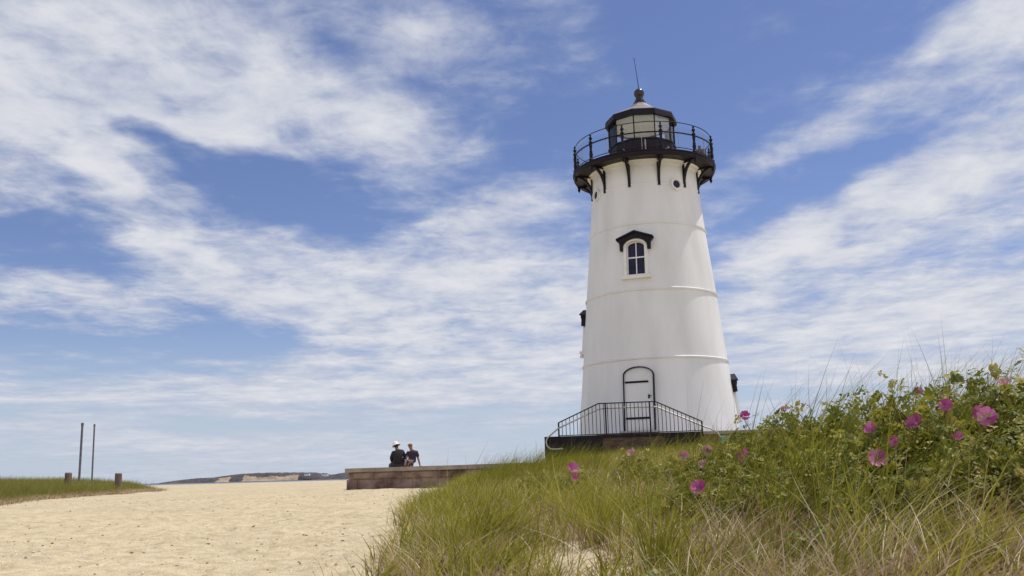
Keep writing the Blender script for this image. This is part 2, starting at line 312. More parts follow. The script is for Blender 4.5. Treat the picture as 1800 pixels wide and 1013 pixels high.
def sand_material():
    m = bpy.data.materials.new('sand'); m.use_nodes = True; t = m.node_tree; b = t.nodes['Principled BSDF']
    b.inputs['Roughness'].default_value = 0.9; b.inputs['Specular IOR Level'].default_value = 0.2
    tcn = t.nodes.new('ShaderNodeTexCoord')
    def nz(s, d, lo, hi, c1, c2):
        n = t.nodes.new('ShaderNodeTexNoise'); n.inputs['Scale'].default_value = s; n.inputs['Detail'].default_value = d; t.links.new(tcn.outputs['Object'], n.inputs['Vector'])
        rp = t.nodes.new('ShaderNodeValToRGB'); rp.color_ramp.elements[0].position = lo; rp.color_ramp.elements[1].position = hi
        rp.color_ramp.elements[0].color = (*c1, 1); rp.color_ramp.elements[1].color = (*c2, 1); t.links.new(n.outputs['Fac'], rp.inputs[0]); return n, rp
    def mul(a, c, f=1.0):
        x = t.nodes.new('ShaderNodeMix'); x.data_type = 'RGBA'; x.blend_type = 'MULTIPLY'; x.inputs[0].default_value = f
        t.links.new(a, x.inputs[6]); t.links.new(c, x.inputs[7]); return x.outputs[2]
    _, a = nz(0.5, 4, .3, .7, (.58, .49, .32), (.67, .565, .375))
    _, c = nz(6, 8, .34, .58, (.78, .75, .71), (1, 1, 1))
    n3, d = nz(95, 4, .30, .58, (.58, .54, .50), (1.0, 1.0, 1.0))
    o = mul(mul(a.outputs[0], c.outputs[0]), d.outputs[0], .8)
    t.links.new(o, b.inputs['Base Color'])
    bp = t.nodes.new('ShaderNodeBump'); bp.inputs['Strength'].default_value = 0.5; bp.inputs['Distance'].default_value = .010; t.links.new(n3.outputs['Fac'], bp.inputs['Height'])
    n4 = t.nodes.new('ShaderNodeTexNoise'); n4.inputs['Scale'].default_value = 22; n4.inputs['Detail'].default_value = 5; t.links.new(tcn.outputs['Object'], n4.inputs['Vector'])
    bp2 = t.nodes.new('ShaderNodeBump'); bp2.inputs['Strength'].default_value = 0.8; bp2.inputs['Distance'].default_value = .035; t.links.new(n4.outputs['Fac'], bp2.inputs['Height'])
    t.links.new(bp.outputs[0], bp2.inputs['Normal']); t.links.new(bp2.outputs[0], b.inputs['Normal'])
    return m
tag(np_mesh('ground', V, Fq, sand_material(), smooth=True), 'pale trodden beach sand', None, None, 'structure')

# sea
wm = mat('sea water', (.05, .09, .12), (.07, .12, .15), rough=.25, scale=.03, bump=.15, bscale=.5)
tag(MB().add([(-5000, 90, -1.15), (5000, 90, -1.15), (5000, 9000, -1.15), (-5000, 9000, -1.15)], [(0, 1, 2, 3)]).build('water', wm), 'dark blue strip of sea', None, None, 'structure')

# far headland with sandy bluffs
pxs = [245, 265, 280, 305, 330, 365, 390, 420, 460, 510, 545, 560, 575, 590, 605, 640, 700, 800, 900, 1000, 1200, 1500, 1900]
hs = [0, 1.2, 3.4, 6, 8, 8.5, 12, 14, 14.5, 13.5, 12.5, 9.5, 8, 10, 12, 14, 15, 13, 10, 8, 8, 7, 6]
HD = 1500.0
fx = [math.tan(math.atan2(*ray(p, 840)[:2]))*HD for p in pxs]
X_ = np.arange(fx[0], fx[-1], 1.6); T_ = np.linspace(0, 1, 26)
HX, HT = np.meshgrid(X_, T_)
top = np.interp(HX, fx, hs)*.94
prof = smooth(HT/.55)
bx = [math.tan(math.atan2(*ray(p, 840)[:2]))*HD for p in (368, 372, 376, 398, 404, 418, 424, 480, 519, 523)]
bl = np.interp(HX, bx, [0, 0, .7, .8, .1, .1, .75, .9, .95, 0])
prof = prof*(1-.0*bl)
HY = HD+HT*60-(fbm(HX*.02, HT*3, 3, 3)-.5)*16
HZ = -1.2+top*prof+(fbm(HX*.35, HT*14, 3, 8)-.5)*2.6*smooth(HT*5)*smooth(top/5)*(1-.8*bl*smooth((.45-HT)/.1))
HZ[-1] = -1.3
V = np.stack([HX, HY, HZ], -1).reshape(-1, 3); n_, m_ = HX.shape; I = np.arange(n_*m_).reshape(n_, m_)
Fh = np.stack([I[:-1, :-1], I[:-1, 1:], I[1:, 1:], I[1:, :-1]], -1).reshape(-1, 4)
hm = mat('headland scrub', (.045, .040, .045), (.095, .080, .080), rough=.95, scale=.12, stretch=(1, .3, 3))
cm = mat('bluff sand', (.24, .18, .12), (.40, .32, .23), rough=.95, scale=.08)
ho = np_mesh('far_shore', V, Fh, hm); ho.data.materials.append(cm)
fc = (bl[:-1, :-1] > fbm(HX[:-1, :-1]*.05, HT[:-1, :-1]*8, 3, 77)*.95+.05) & (HT[:-1, :-1] < .22+.18*vnoise(HX[:-1, :-1]*.06, HX[:-1, :-1]*0, 5)) & (HT[:-1, :-1] > .04)
ho.data.polygons.foreach_set('material_index', fc.ravel().astype(np.int32))
tag(ho, 'low wooded headland with sandy bluffs across the water', None, None, 'structure')
# a narrow strip of pale beach at its foot
hwm = mat('house paint', (.78, .78, .76), rough=.6); hrm = mat('house roof', (.14, .13, .13), rough=.9); hgm = mat('house window', (.04, .05, .06), rough=.2)
for i, (p, pyb, wd, ht, dd, lab) in enumerate([(540, 836.5, 8, 3.4, 1512, 'white house on the far headland just right of the sandy bluff'),
        (568.5, 836.5, 5.0, 3.2, 1505, 'smaller white house, left of the pair near the end of the far headland'),
        (573.5, 837.5, 5.4, 3.6, 1503, 'white house with dark base, right of the pair near the end of the far headland')]):
    c = at(p, pyb, dd); e = empty('house', tuple(c)); tag(e, lab, 'house', 'white houses on the far shore')
    MB().box((c[0], c[1], c[2]+ht/2), (wd, 6, ht)).build('wall', hwm, e)
    z0 = c[2]+ht
    MB().prism([(-wd/2-.3, 0), (wd/2+.3, 0), (0, 1.3)], (c[0], c[1], z0+.01), (1, 0, 0), (0, 0, 1), (0, 1, 0), -3.3, 3.3).build('roof', hrm, e)
    for k in (-1, 1): MB().box((c[0]+k*wd*.25, c[1]-3.03, c[2]+ht*.55), (.9, .06, 1.1)).build('window', hgm, e)

# ------------------------------------------------------------------ lighthouse
TAZ = R(8.80); TC = np.array([33*math.sin(TAZ), 33*math.cos(TAZ)])
sv = -TC/np.linalg.norm(TC); rt = np.array([-sv[1], sv[0]])
def TP(r_, ang, z): a = R(ang); q = TC+r_*(math.cos(a)*sv+math.sin(a)*rt); return np.array([q[0], q[1], z])
RZ = [(1.2, 2.87), (1.86, 2.81), (4.285, 2.56), (6.66, 2.345), (9.04, 2.105), (10.5, 1.985), (11.36, 1.96)]
def rz(z): return float(np.interp(z, [q[0] for q in RZ], [q[1] for q in RZ]))
wall_m = mat('white tower paint', (.64, .635, .625), (.77, .77, .76), rough=.55, scale=.9, bump=.008, bscale=14, stretch=(1.5, 1.5, .35), lo=.22, hi=.62, detail=9)
trim_m = mat('cream window trim', (.74, .73, .67), (.80, .79, .73), rough=.6, scale=6)
blk = mat('black iron paint', (.008, .005, .009), (.014, .009, .015), rough=.5, spec=.22, scale=10, bump=.002)
blk_in = mat('deck underside paint', (.02, .014, .015), (.05, .035, .035), rough=.5, scale=3)
grey_pipe = mat('galvanised pipe', (.42, .38, .35), (.55, .50, .47), rough=.4, metal=.3, scale=12)
glass_dark = mat('dark window glass', (.012, .012, .035), (.03, .025, .06), rough=.25, scale=3, spec=.25)
sash_m = mat('white sash paint', (.76, .74, .76), rough=.5)
ceil_m = mat('cream lantern ceiling', (.90, .90, .86), (.93, .93, .90), rough=.6)
door_m = mat('white door paint', (.68, .68, .67), (.74, .74, .72), rough=.5, scale=2, stretch=(1, 1, .2))
LH = empty('lighthouse', (TC[0], TC[1], 1.2)); tag(LH, 'white conical lighthouse with black iron gallery and glazed lantern on top', 'lighthouse')

WA, DA, SWL, SWR = -11.2, -11.9, -98.0, 92.0      # window / door angles seen from the camera side
WIN = [(WA, 7.18, .33, 1.24), (SWL, 4.95, .33, 1.22), (SWR, 2.33, .33, 1.22)]     # angle, sill z, half width, height
ANG = set(np.round(np.arange(-180, 180, 3.0), 3)); ZS = set([1.2, 1.5, 1.86, 4.285, 6.66, 9.04, 10.5, 11.36]) | set(np.round(np.arange(2.0, 11.2, .3), 3))
holes = []
for a, z0, hw, hh in WIN:
    da = math.degrees(hw/rz(z0+.6)); holes.append((a-da, a+da, z0, z0+hh)); ANG |= {a-da, a+da}; ZS |= {z0, z0+hh}
    ANG = {q for q in ANG if not (a-da-1.3 < q < a+da+1.3 and q not in (a-da, a+da) and not (a-da+1.3 < q < a+da-1.3))}
AN = np.array(sorted(ANG)); ZN = np.array(sorted(ZS)); mbw = MB()
v = [TP(rz(z), a, z) for z in ZN for a in AN]; na = len(AN); f = []
for i in range(len(ZN)-1):
    for k in range(na):
        k2 = (k+1) % na; am = AN[k]+((AN[k2]-AN[k]) % 360)/2; zm = (ZN[i]+ZN[i+1])/2
        if any(h[0] < am < h[1] and h[2] < zm < h[3] for h in holes): continue
        f.append((i*na+k, i*na+k2, (i+1)*na+k2, (i+1)*na+k))
mbw.add(v, f); mbw.build('tower_wall', wall_m, LH, smooth=30)
for z, pr in ((4.285, .045), (6.66, .045), (9.04, .035), (10.5, .02)):
    r0 = rz(z); MB().lathe([(r0-.01, -.05), (r0+pr*.6, -.045), (r0+pr, -.01), (r0+pr, .02), (r0-.01, .05)], (TC[0], TC[1], z), 160).build('moulding', wall_m, LH, smooth=40)
def frame(ang, z, slope=.09):
    a = R(ang); n = np.array([*(math.cos(a)*sv+math.sin(a)*rt), 0]); t = np.array([-n[1], n[0], 0])      # t: to the right seen from outside
    up = np.array([0, 0, 1])-slope*n; up /= np.linalg.norm(up); nn = np.cross(t, up); nn /= np.linalg.norm(nn)
    if nn@n < 0: nn = -nn
    return TP(rz(z), ang, z), t, up, nn
def arch(hw, h, k=10, rise=None):
    rise = hw if rise is None else rise
    return [(-hw, 0), (hw, 0)]+[(hw*math.cos(math.pi*i/k), h-rise+rise*math.sin(math.pi*i/k)) for i in range(k+1)]
for (a, z0, hw, hh) in WIN:
    O, t, up, nn = frame(a, z0)
    W_ = MB().prism(arch(hw+.085, hh+.12, 14, .30), O-up*.04, t, up, nn, -.16, .045, hole=[(x, y+.04) for x, y in arch(hw-.01, hh-.02, 14, .20)]).build('window', trim_m, LH, smooth=35)
    g = arch(hw, hh, 12, .19); hl = arch(hw-.045, hh-.05, 12, .15); hl = [(x, max(y, .045)) for x, y in hl]
    fr = MB().prism(g, O, t, up, nn, -.145, -.09, hole=hl)
    fr.box(O+up*(hh*.5)-nn*.112, (.032, .05, hh-.06), (t, nn, up)).box(O+up*(hh*.52)-nn*.105, (hw*2-.06, .045, .045), (t, nn, up))
    fr.build('frame', sash_m, W_)
    MB().prism([(x*.97, y*.98) for x, y in g], O, t, up, nn, -.21, -.125).build('pane', glass_dark, W_)
    sl = MB().box(O-up*.10+nn*.02, (hw*2+.34, .2, .10), (t, nn, up)); sl.build('sill', trim_m, W_)
    # bracketed hood
    H0 = hh+.02
    out = [(-.62, .16+H0-.12), (0, .28+H0-.02), (.62, .16+H0-.12), (.62, .10+H0-.12), (.54, H0-.10), (.53, H0-.36), (.43, H0-.36)]
    inn = [(.43*math.cos(th), H0-.30+.33*math.sin(th)) for th in np.linspace(.12, math.pi-.12, 13)]
    out2 = out+inn+[(-.43, H0-.36), (-.53, H0-.36), (-.54, H0-.10), (-.62, .10+H0-.12)]
    hd = MB().prism(out2, O, t, up, nn, -.06, .10)
    hd.prism([(-.65, .12+H0-.12), (0, .25+H0), (.65, .12+H0-.12), (.65, .175+H0-.12), (0, .31+H0), (-.65, .175+H0-.12)], O, t, up, nn, -.06, .16)
    for s_ in (-1, 1): hd.prism([(0, H0-.38), (.07, H0-.34), (.08, H0-.2), (.13, H0-.05), (.13, H0+.02), (0, H0+.02)], O+t*s_*.48, nn, up, t, -.055, .055)
    hd.build('window_hood', blk, LH)
# door
conc_ = mat('threshold stone', (.34, .32, .29), (.44, .41, .37), rough=.9, scale=9)
O, t, up, nn = frame(DA, 1.86, .10); dh, dw = 2.10, .485
da_ = lambda hw, h, r_: arch(hw, h, 16, r_)
D_ = MB().prism(da_(dw, dh, .26), O, t, up, nn, -.05, .040).build('door', door_m, LH)
MB().prism(da_(dw+.034, dh+.034, .285), O, t, up, nn, -.04, .105, hole=[(x, y if y > .01 else 0) for x, y in da_(dw, dh, .26)]).build('door_frame', blk, D_)
for z in (.42, 1.62): MB().box(O+up*z-t*.065+nn*.050, (.78, .03, .065), (t, nn, up)).build('hinge_strap', blk, D_)
MB().box(O-up*.05+nn*.10, (dw*2+.3, .24, .08), (t, nn, up)).build('threshold', conc_, D_)
hb = MB().tube([O+up*1.13+t*.33+nn*.05, O+up*1.13+t*.33+nn*.11, O+up*1.14+t*.43+nn*.11], .014, 6); hb.box(O+up*1.12+t*.33+nn*.06, (.05, .02, .13), (t, nn, up)); hb.build('handle', blk, D_)
# portholes just above the top moulding
for a in (33.5, -59.5, 125, -150):
    O, t, up, nn = frame(a, 10.47, .05); k = 22
    c_ = lambda r_: [(r_*math.cos(2*math.pi*i/k), r_*math.sin(2*math.pi*i/k)) for i in range(k)]
    P_ = MB().prism(c_(.235), O, t, up, nn, -.10, .085, hole=c_(.170)).build('porthole', wall_m, LH, smooth=40)
    MB().prism(c_(.172), O, t, up, nn, -.10, .055, hole=c_(.145)).build('frame', trim_m, P_)
    MB().prism(c_(.153), O, t, up, nn, -.04, .034).build('pane', glass_dark, P_)
# small wall lamp on the left flank
O, t, up, nn = frame(-91, 4.72); MB().tube([O, O+nn*.07], .03, 8).lathe([(.01, -.06), (.06, -.05), (.07, 0), (.05, .06), (.01, .07)], O+nn*.09, 12).build('wall_lamp', wall_m, LH, smooth=40)
# gallery deck
DZ = 11.36; DR = 2.62
MB().lathe([(1.9, 0), (DR-.10, 0), (DR-.03, -.03), (DR, .02), (DR, .12), (DR+.03, .13), (DR+.03, .165), (DR-.05, .17), (1.0, .17), (1.0, .10)], (TC[0], TC[1], DZ), 96).build('gallery_deck', blk, LH, smooth=35)
MB().lathe([(1.955, -.16), (2.0, -.14), (2.03, -.04), (2.10, .0), (1.9, .0)], (TC[0], TC[1], DZ), 96).build('cornice', wall_m, LH, smooth=30)
PA = [15+30*k for k in range(12)]
for a in PA:
    an = R(a); n = np.array([*(math.cos(an)*sv+math.sin(an)*rt), 0]); tt = np.array([-n[1], n[0], 0]); up = np.array([0, 0, 1.])
    c0 = np.array([TC[0], TC[1], 0])
    # curved knee bracket: an arc from the wall to the deck rim, a wall leg and a deck leg
    br = MB(); pts = []
    z0, z1, ri, ro = 10.47, DZ, 1.975, DR-.08
    for th in np.linspace(0, math.pi/2, 9): pts.append((ri+.02+(ro-ri-.02)*(1-math.cos(th)), z1-.04-(z1-.04-z0-.05)*(1-math.sin(th))))
    poly = [(ri-.02, z0-.04), (ri+.055, z0-.06)]+[(p[0]+.02, p[1]-.012) for p in pts[1:]]+[(ro, z1-.015), (ro-.04, z1-.005)]+[(p[0]-.045, p[1]+.03) for p in pts[::-1][1:-1]]+[(ri+.01, z0+.2)]
    br.prism(poly, c0, n, up, tt, -.045, .045)
    br.box(c0+n*(ri+.012)+up*((z0+z1)/2), (.06, .085, z1-z0), (n, tt, up)).box(c0+n*((ri+ro)/2)+up*(z1-.025), (ro-ri, .07, .05), (n, tt, up))
    br.build('bracket', blk, LH)
    # joist under the deck between brackets
    # baluster with turned finial and a drop under the deck
    pr = [(.0, -.24), (.018, -.20), (.045, -.15), (.05, -.1), (.03, -.05), (.055, -.03), (.055, .02), (.045, .17), (.075, .18), (.075, .24), (.045, .27), (.05, .36), (.062, .44), (.04, .50), (.052, .53), (.036, .58), (.042, .70), (.052, .78), (.035, .84), (.06, .87), (.06, .92), (.03, .95), (.028, .99), (.052, 1.03), (.058, 1.07), (.03, 1.11), (.022, 1.14), (.036, 1.17), (.026, 1.21), (.0, 1.26)]
    MB().lathe([(q[0]*1.15, q[1]*.96) for q in pr], c0+n*(DR-.04)+up*DZ, 10).build('post', blk, LH, smooth=50)
def ring(r_, z, rad, n=96, k=6): return [TP(r_, 360*i/n, z) for i in range(n+1)]
MB().tube(ring(DR-.04, 12.17, .03), .026, 6, False).build('hand_rail', blk, LH, smooth=60)
MB().tube(ring(DR-.09, 12.57, .02), .0155, 6, False).build('top_rail', blk, LH, smooth=60)
MB().tube(ring(DR-.06, 11.63, .02), .014, 6, False).build('bottom_rail', blk, LH, smooth=60)
for k in range(12): MB().tube([TP(DR-.09, 30*k, 11.5), TP(DR-.09, 30*k, 12.57)], .010, 5).build('stanchion', grey_pipe, LH)
wr = MB()
for k in range(240):
    wr.tube([TP(DR-.075, 1.5*k, 11.62), TP(DR-.075, 1.5*k, 12.40)], .0016, 3, False)
for z in np.arange(11.70, 12.42, .07): wr.tube([TP(DR-.075, 5*i, z) for i in range(73)], .0016, 3, False)
wr.build('wire_mesh', mat('dark wire', (.05, .05, .055), rough=.5), LH)
# lantern: ten sides
LA = [-84+36*k for k in range(10)]
def decr(r_, z): return [TP(r_, a, z) for a in LA]
def deca(mb, rs):
    v = []; 
    for r_, z in rs: v += decr(r_, z)
    return mb.add(v, [(i*10+k, i*10+(k+1) % 10, (i+1)*10+(k+1) % 10, (i+1)*10+k) for i in range(len(rs)-1) for k in range(10)])
LN = deca(MB(), [(1.245, 11.52), (1.245, 12.43), (1.285, 12.44), (1.285, 12.49), (1.17, 12.49), (1.17, 11.54)]).build('lantern_wall', blk, LH)
for sa in (6,):
    q = TP(1.245*math.cos(R(18))+.012, sa, 11.95); MB().box(q, (.045, .02, .94), (np.array([*rt, 0]), np.array([*sv, 0]), (0, 0, 1))).build('seam_strip', grey_pipe, LH)
gl = bpy.data.materials.new('lantern glass'); gl.use_nodes = True; t_ = gl.node_tree; t_.nodes.remove(t_.nodes['Principled BSDF'])
g1 = t_.nodes.new('ShaderNodeBsdfTransparent'); g1.inputs[0].default_value = (.985, .99, .985, 1); g2 = t_.nodes.new('ShaderNodeBsdfGlossy'); g2.inputs['Roughness'].default_value = .03
lw = t_.nodes.new('ShaderNodeLayerWeight'); lw.inputs[0].default_value = .25; mm = t_.nodes.new('ShaderNodeMixShader')
t_.links.new(lw.outputs['Fresnel'], mm.inputs[0]); t_.links.new(g1.outputs[0], mm.inputs[1]); t_.links.new(g2.outputs[0], mm.inputs[2]); t_.links.new(mm.outputs[0], t_.nodes['Material Output'].inputs['Surface'])
for k in range(10):
    a, b = decr(1.215, 0)[k], decr(1.215, 0)[(k+1) % 10]; m0 = (a+b)/2; d_ = (b-a); ln = np.linalg.norm(d_); d_ /= ln
    nn = np.array([d_[1], -d_[0], 0])
    pn = MB().box((m0[0], m0[1], 12.93), (ln-.03, .008, .88), (d_, nn, (0, 0, 1))).build('glass_pane', gl, LH)
    MB().box((decr(1.225, 0)[k][0], decr(1.225, 0)[k][1], 12.93), (.045, .05, .89), (np.array([*rt, 0]), np.array([*sv, 0]), (0, 0, 1))).build('mullion', blk, LH)
c0_ = MB(); v = decr(1.2, 13.375)+decr(1.2, 13.39); c0_.add(v, [tuple(range(10)), tuple(range(10, 20))]+[(k, (k+1) % 10, 10+(k+1) % 10, 10+k) for k in range(10)]).build('ceiling', ceil_m, LH)
f0_ = MB(); v = decr(1.165, 12.40)+decr(1.165, 12.42); f0_.add(v, [tuple(range(10)), tuple(range(10, 20))]+[(k, (k+1) % 10, 10+(k+1) % 10, 10+k) for k in range(10)]).build('bounce_floor', ceil_m, LH)  # pale floor disc added to bounce sunlight up onto the ceiling
roof_m = mat('lantern roof paint', (.20, .18, .185), (.28, .26, .26), rough=.38, scale=4)
deca(MB(), [(1.21, 13.37), (1.36, 13.37), (1.335, 13.57), (1.30, 13.60), (1.20, 13.60)]).build('eave', blk, LH)
deca(MB(), [(1.32, 13.605), (1.28, 13.63), (.55, 14.02), (.20, 14.30), (.12, 14.34)]).build('lantern_roof', roof_m, LH)
MB().lathe([(.0, 14.26), (.22, 14.28), (.24, 14.32), (.17, 14.37), (.19, 14.41), (.15, 14.45), (.14, 14.52)]+[(.20*math.sin(th), 14.70-.20*math.cos(th)) for th in np.linspace(.75, math.pi-.01, 12)], (TC[0], TC[1], 0), 28).build('ball_finial', mat('finial paint', (.018, .012, .02), (.03, .02, .03), rough=.22), LH, smooth=45)
c = np.array([TC[0], TC[1], 0.]); r3 = np.array([*rt, 0])
an_ = MB().tube([c+(0, 0, 14.88), c-r3*.05+np.array([0, 0, 15.5]), c-r3*.11+np.array([0, 0, 16.12])], [.016, .012, .009], 6)
for s_ in (-1, 1): an_.tube([c-r3*.11+np.array([0, 0, 16.10]), c-r3*.11+r3*s_*.05+np.array([0, 0, 16.20])], .006, 4)
an_.build('lightning_rod', blk, LH)
# beacon inside, foghorn and small lights outside the lantern
bq = MB().lathe([(.0, 0), (.20, 0), (.22, .03), (.25, .05), (.26, .16), (.23, .24), (.12, .29), (0, .30)], (TC[0], TC[1], 12.425), 20); bq.build('beacon', mat('beacon housing', (.06, .06, .07), rough=.3), LH, smooth=40)
q = TP(2.25, 66, 11.53); fb = MB().box(q+np.array([0, 0, .22]), (.42, .3, .34), (rt.tolist()+[0], sv.tolist()+[0], (0, 0, 1)));
fb.tube([q+np.array([0, 0, .4]), q+np.array([0, 0, .56])], .05, 8); fb.build('signal_box', mat('signal housing', (.10, .10, .10), (.16, .15, .15), rough=.5), LH)
sl_ = MB()
for k in range(3): sl_.lathe([(.0, 0), (.035, 0), (.035, .06), (0, .08)], TP(1.33, 40+5*k, 12.0+.1*(k % 2)), 8)
sl_.build('lamp', mat('small lamp', (.6, .6, .62), rough=.3), LH)

# ------------------------------------------------------------------ platform, ramp and railing
fx0 = np.array([0.98, 28.48]); fd = np.array([.9893, -.1458]); fn = np.array([-.1458, -.9893]); SL = 1.0
def FP(s_, d, z): q = fx0+fd*s_+fn*d; return np.array([q[0], q[1], z])     # s along the front, d towards the camera
A3 = (np.array([*fd, 0]), np.array([*fn, 0]), np.array([0, 0, 1.]))
PZ = 1.72
stone = mat('brown stone', (.15, .105, .08), (.26, .19, .145), rough=.9, scale=3.5, bump=.02)
conc = mat('grey concrete', (.30, .28, .25), (.40, .37, .33), rough=.9, scale=5, bump=.01)
PT = empty('platform', tuple(FP(4, -2, 0.4))); tag(PT, 'low brown stone platform with grey concrete slab under the lighthouse', 'platform')
MB().box(FP(5.1, -4.5, .80), (7.0, 8.6, 1.66), A3).build('stone_base', stone, PT)
MB().box(FP(5.1, -4.5, PZ-.045), (7.2, 8.9, .09), A3).build('slab', conc, PT)
RP = empty('access_ramp', tuple(FP(2.4, .3, 0.4))); tag(RP, 'black steel access ramp in front of the lighthouse door', 'ramp')
MB().box(FP(.85, .35, 1.0), (1.7, .06, 1.38), A3).box(FP(-.0-.03, -.4, 1.0), (.06, 1.55, 1.38), A3).box(FP(.8, -.4, 1.62), (1.6, 1.45, .05), A3).build('side_panel', blk, RP)
MB().box(FP(3.2, .35, 1.655), (3.0, .05, .09), A3).box(FP(4.15, .33, 1.50), (1.1, .05, .22), A3).build('edge_beam', blk, RP)
MB().box(FP(2.6, .28, 1.35), (1.9, .12, .5), A3).build('stone_face', mat('dark brown stone', (.06, .035, .028), (.13, .085, .06), rough=.9, scale=4, stretch=(1, 1, 3), bump=.02), RP)
RL = empty('railing', tuple(FP(2.5, .35, 1.7))); tag(RL, 'black bar railing with sloping ends in front of the lighthouse door', 'railing')
ks = [.38, 1.62, 3.34, 4.68]; kz = [2.10, 2.64, 2.64, 2.0]
def rtop(s_): return float(np.interp(s_, ks, kz))
def rbot(s_): return 1.70+.02*s_/4.7
MB().tube([FP(a, .35, b) for a, b in zip(ks, kz)], .02, 6).build('top_bar', blk, RL)
MB().tube([FP(a, .35, rbot(a)+.01) for a in (.38, 4.68)], .014, 6).build('bottom_bar', blk, RL)
for s_ in (.385, 1.83, 3.16, 4.675): MB().box(FP(s_, .35, (rtop(s_)+rbot(s_))/2-.03), (.045, .045, rtop(s_)-rbot(s_)+.06), A3).build('post', blk, RL)
nb = 37
for k in range(1, nb):
    s_ = .38+(4.68-.38)*k/nb
    if min(abs(s_-q) for q in (1.83, 3.16)) < .04: continue
    MB().tube([FP(s_, .35, rbot(s_)), FP(s_, .35, rtop(s_)-.01)], .0105, 5).build('bar', blk, RL)
def arcp(c, r_, a0, a1, n=8): return [FP(c[0]+r_*math.cos(R(q)), .22, c[1]+r_*math.sin(R(q))) for q in np.linspace(a0, a1, n)]
hr = [FP(.50, .45, 1.32), FP(.30, .45, 1.31)]+[FP(.20+.20*math.cos(R(q)), .45, 1.52+.21*math.sin(R(q))) for q in np.linspace(255, 120, 8)]+[FP(.38, .44, 1.93), FP(1.0, .42, 2.20), FP(1.58, .22, 2.47), FP(1.75, .22, 2.50), FP(3.2, .22, 2.50), FP(3.38, .22, 2.48), FP(4.68, .22, 1.88), FP(4.95, .22, 1.77), FP(5.12, .22, 1.66), FP(5.22, .22, 1.5), FP(5.25, .22, 1.25)]
MB().tube(hr, .024, 8).build('pipe_handrail', grey_pipe, RL, smooth=60)
# small teal sign
sg = empty('small_sign', tuple(at(1274, 795, 26.3))); tag(sg, 'small teal sign with dark lettering below the right end of the railing', 'sign')
sc = at(1273.5, 771.5, 26.3); tm = mat('teal enamel', (.20, .62, .62), (.26, .70, .70), rough=.5); dk = mat('dark lettering', (.03, .05, .07), rough=.6)
MB().box(sc, (.19, .02, .17), A3).build('sign_board', tm, sg)
MB().box(sc-A3[1]*.03-A3[2]*.22, (.035, .035, .52), A3).box(sc+A3[0]*.15+A3[2]*.03, (.03, .03, .2), A3).build('post', blk, sg)
tx = bpy.data.curves.new('lettering', 'FONT'); tx.body = 'SO|E'; tx.size = .095; tx.extrude = .002; tx.align_x = 'CENTER'; tx.align_y = 'CENTER'
to_ = bpy.data.objects.new('lettering', tx); col.objects.link(to_); tx.materials.append(dk)
dg = bpy.context.evaluated_depsgraph_get(); me = bpy.data.meshes.new_from_object(to_.evaluated_get(dg)); bpy.data.objects.remove(to_)
lo = link('lettering', me, None, sg); mx_ = Matrix.Identity(4); pos = sc+A3[1]*.013
for i in range(3): mx_[i][0] = A3[0][i]; mx_[i][1] = A3[2][i]; mx_[i][2] = A3[1][i]; mx_[i][3] = pos[i]-sg.location[i]
lo.matrix_parent_inverse = Matrix.Identity(4); lo.matrix_basis = mx_

# ------------------------------------------------------------------ granite sea wall
WAa = np.array([-5.98, 32.45]); WBb = np.array([1.2, 28.45]); wl = np.linalg.norm(WBb-WAa); wd = (WBb-WAa)/wl; wn = np.array([wd[1], -wd[0]])
wn = wn if wn[1] < 0 else -wn
def WP(s_, d, z): q = WAa+wd*s_-wn*d; return np.array([q[0], q[1], z])     # d goes back from the face
WX = (np.array([*wd, 0]), np.array([*wn, 0]), np.array([0, 0, 1.]))
capm = mat('granite cap', (.26, .215, .17), (.37, .315, .255), rough=.9, scale=2.5, bump=.015)
rockm = mat('red brown stone', (.10, .06, .045), (.33, .235, .18), rough=.92, scale=1.8, bump=.04, lo=.36, hi=.62, detail=8)
SWO = empty('stone_wall', tuple(WP(wl/2, .3, .2))); tag(SWO, 'long low stone wall with flat granite cap that two people sit on', 'wall')
MB().box(WP(wl/2+.04, .31, .33), (wl-.12, .5, .93), WX).build('core', rockm, SWO)
s_ = 0; i = 0
while s_ < wl-.05:
    l_ = min([1.32, 1.05, 1.5, 1.2][i % 4], wl-s_); MB().box(WP(s_+l_/2, .3, .875-.003*(i % 2)), (l_-.02, .74+.015*(i % 3), .135), WX).build('cap_stone', capm, SWO); s_ += l_; i += 1
def rough_block(mb, s0, s1, z0, z1, amp, bulge=.0):
    nx_, nz_ = 9, 6; vs = []
    for j in range(nz_):
        for i_ in range(nx_):
            u = i_/(nx_-1); w_ = j/(nz_-1); e = min(u, 1-u, w_, 1-w_); sx = s0+(s1-s0)*u; zz = z0+(z1-z0)*w_
            d = .02-(min(e*5, 1)*.045+rng.uniform(-1, 1)*amp*.5 if e > 0 else 0)
            vs.append(WP(sx, d, zz))
    b = [WP(s0, .5, z0), WP(s1, .5, z0), WP(s1, .5, z1), WP(s0, .5, z1)]
    f = [(j*nx_+i_, j*nx_+i_+1, (j+1)*nx_+i_+1, (j+1)*nx_+i_) for j in range(nz_-1) for i_ in range(nx_-1)]
    n = len(vs); f += [(n, n+1, n+2, n+3)]
    f += [tuple([n+1, n]+list(range(0, nx_))), tuple([n+3, n+2]+list(range(nx_*nz_-1, nx_*(nz_-1)-1, -1)))]
    f += [tuple([n, n+3]+list(range(nx_*(nz_-1), -1, -nx_))), tuple([n+2, n+1]+list(range(nx_-1, nx_*nz_, nx_)))]
    mb.add(vs+b, f)
i = 0
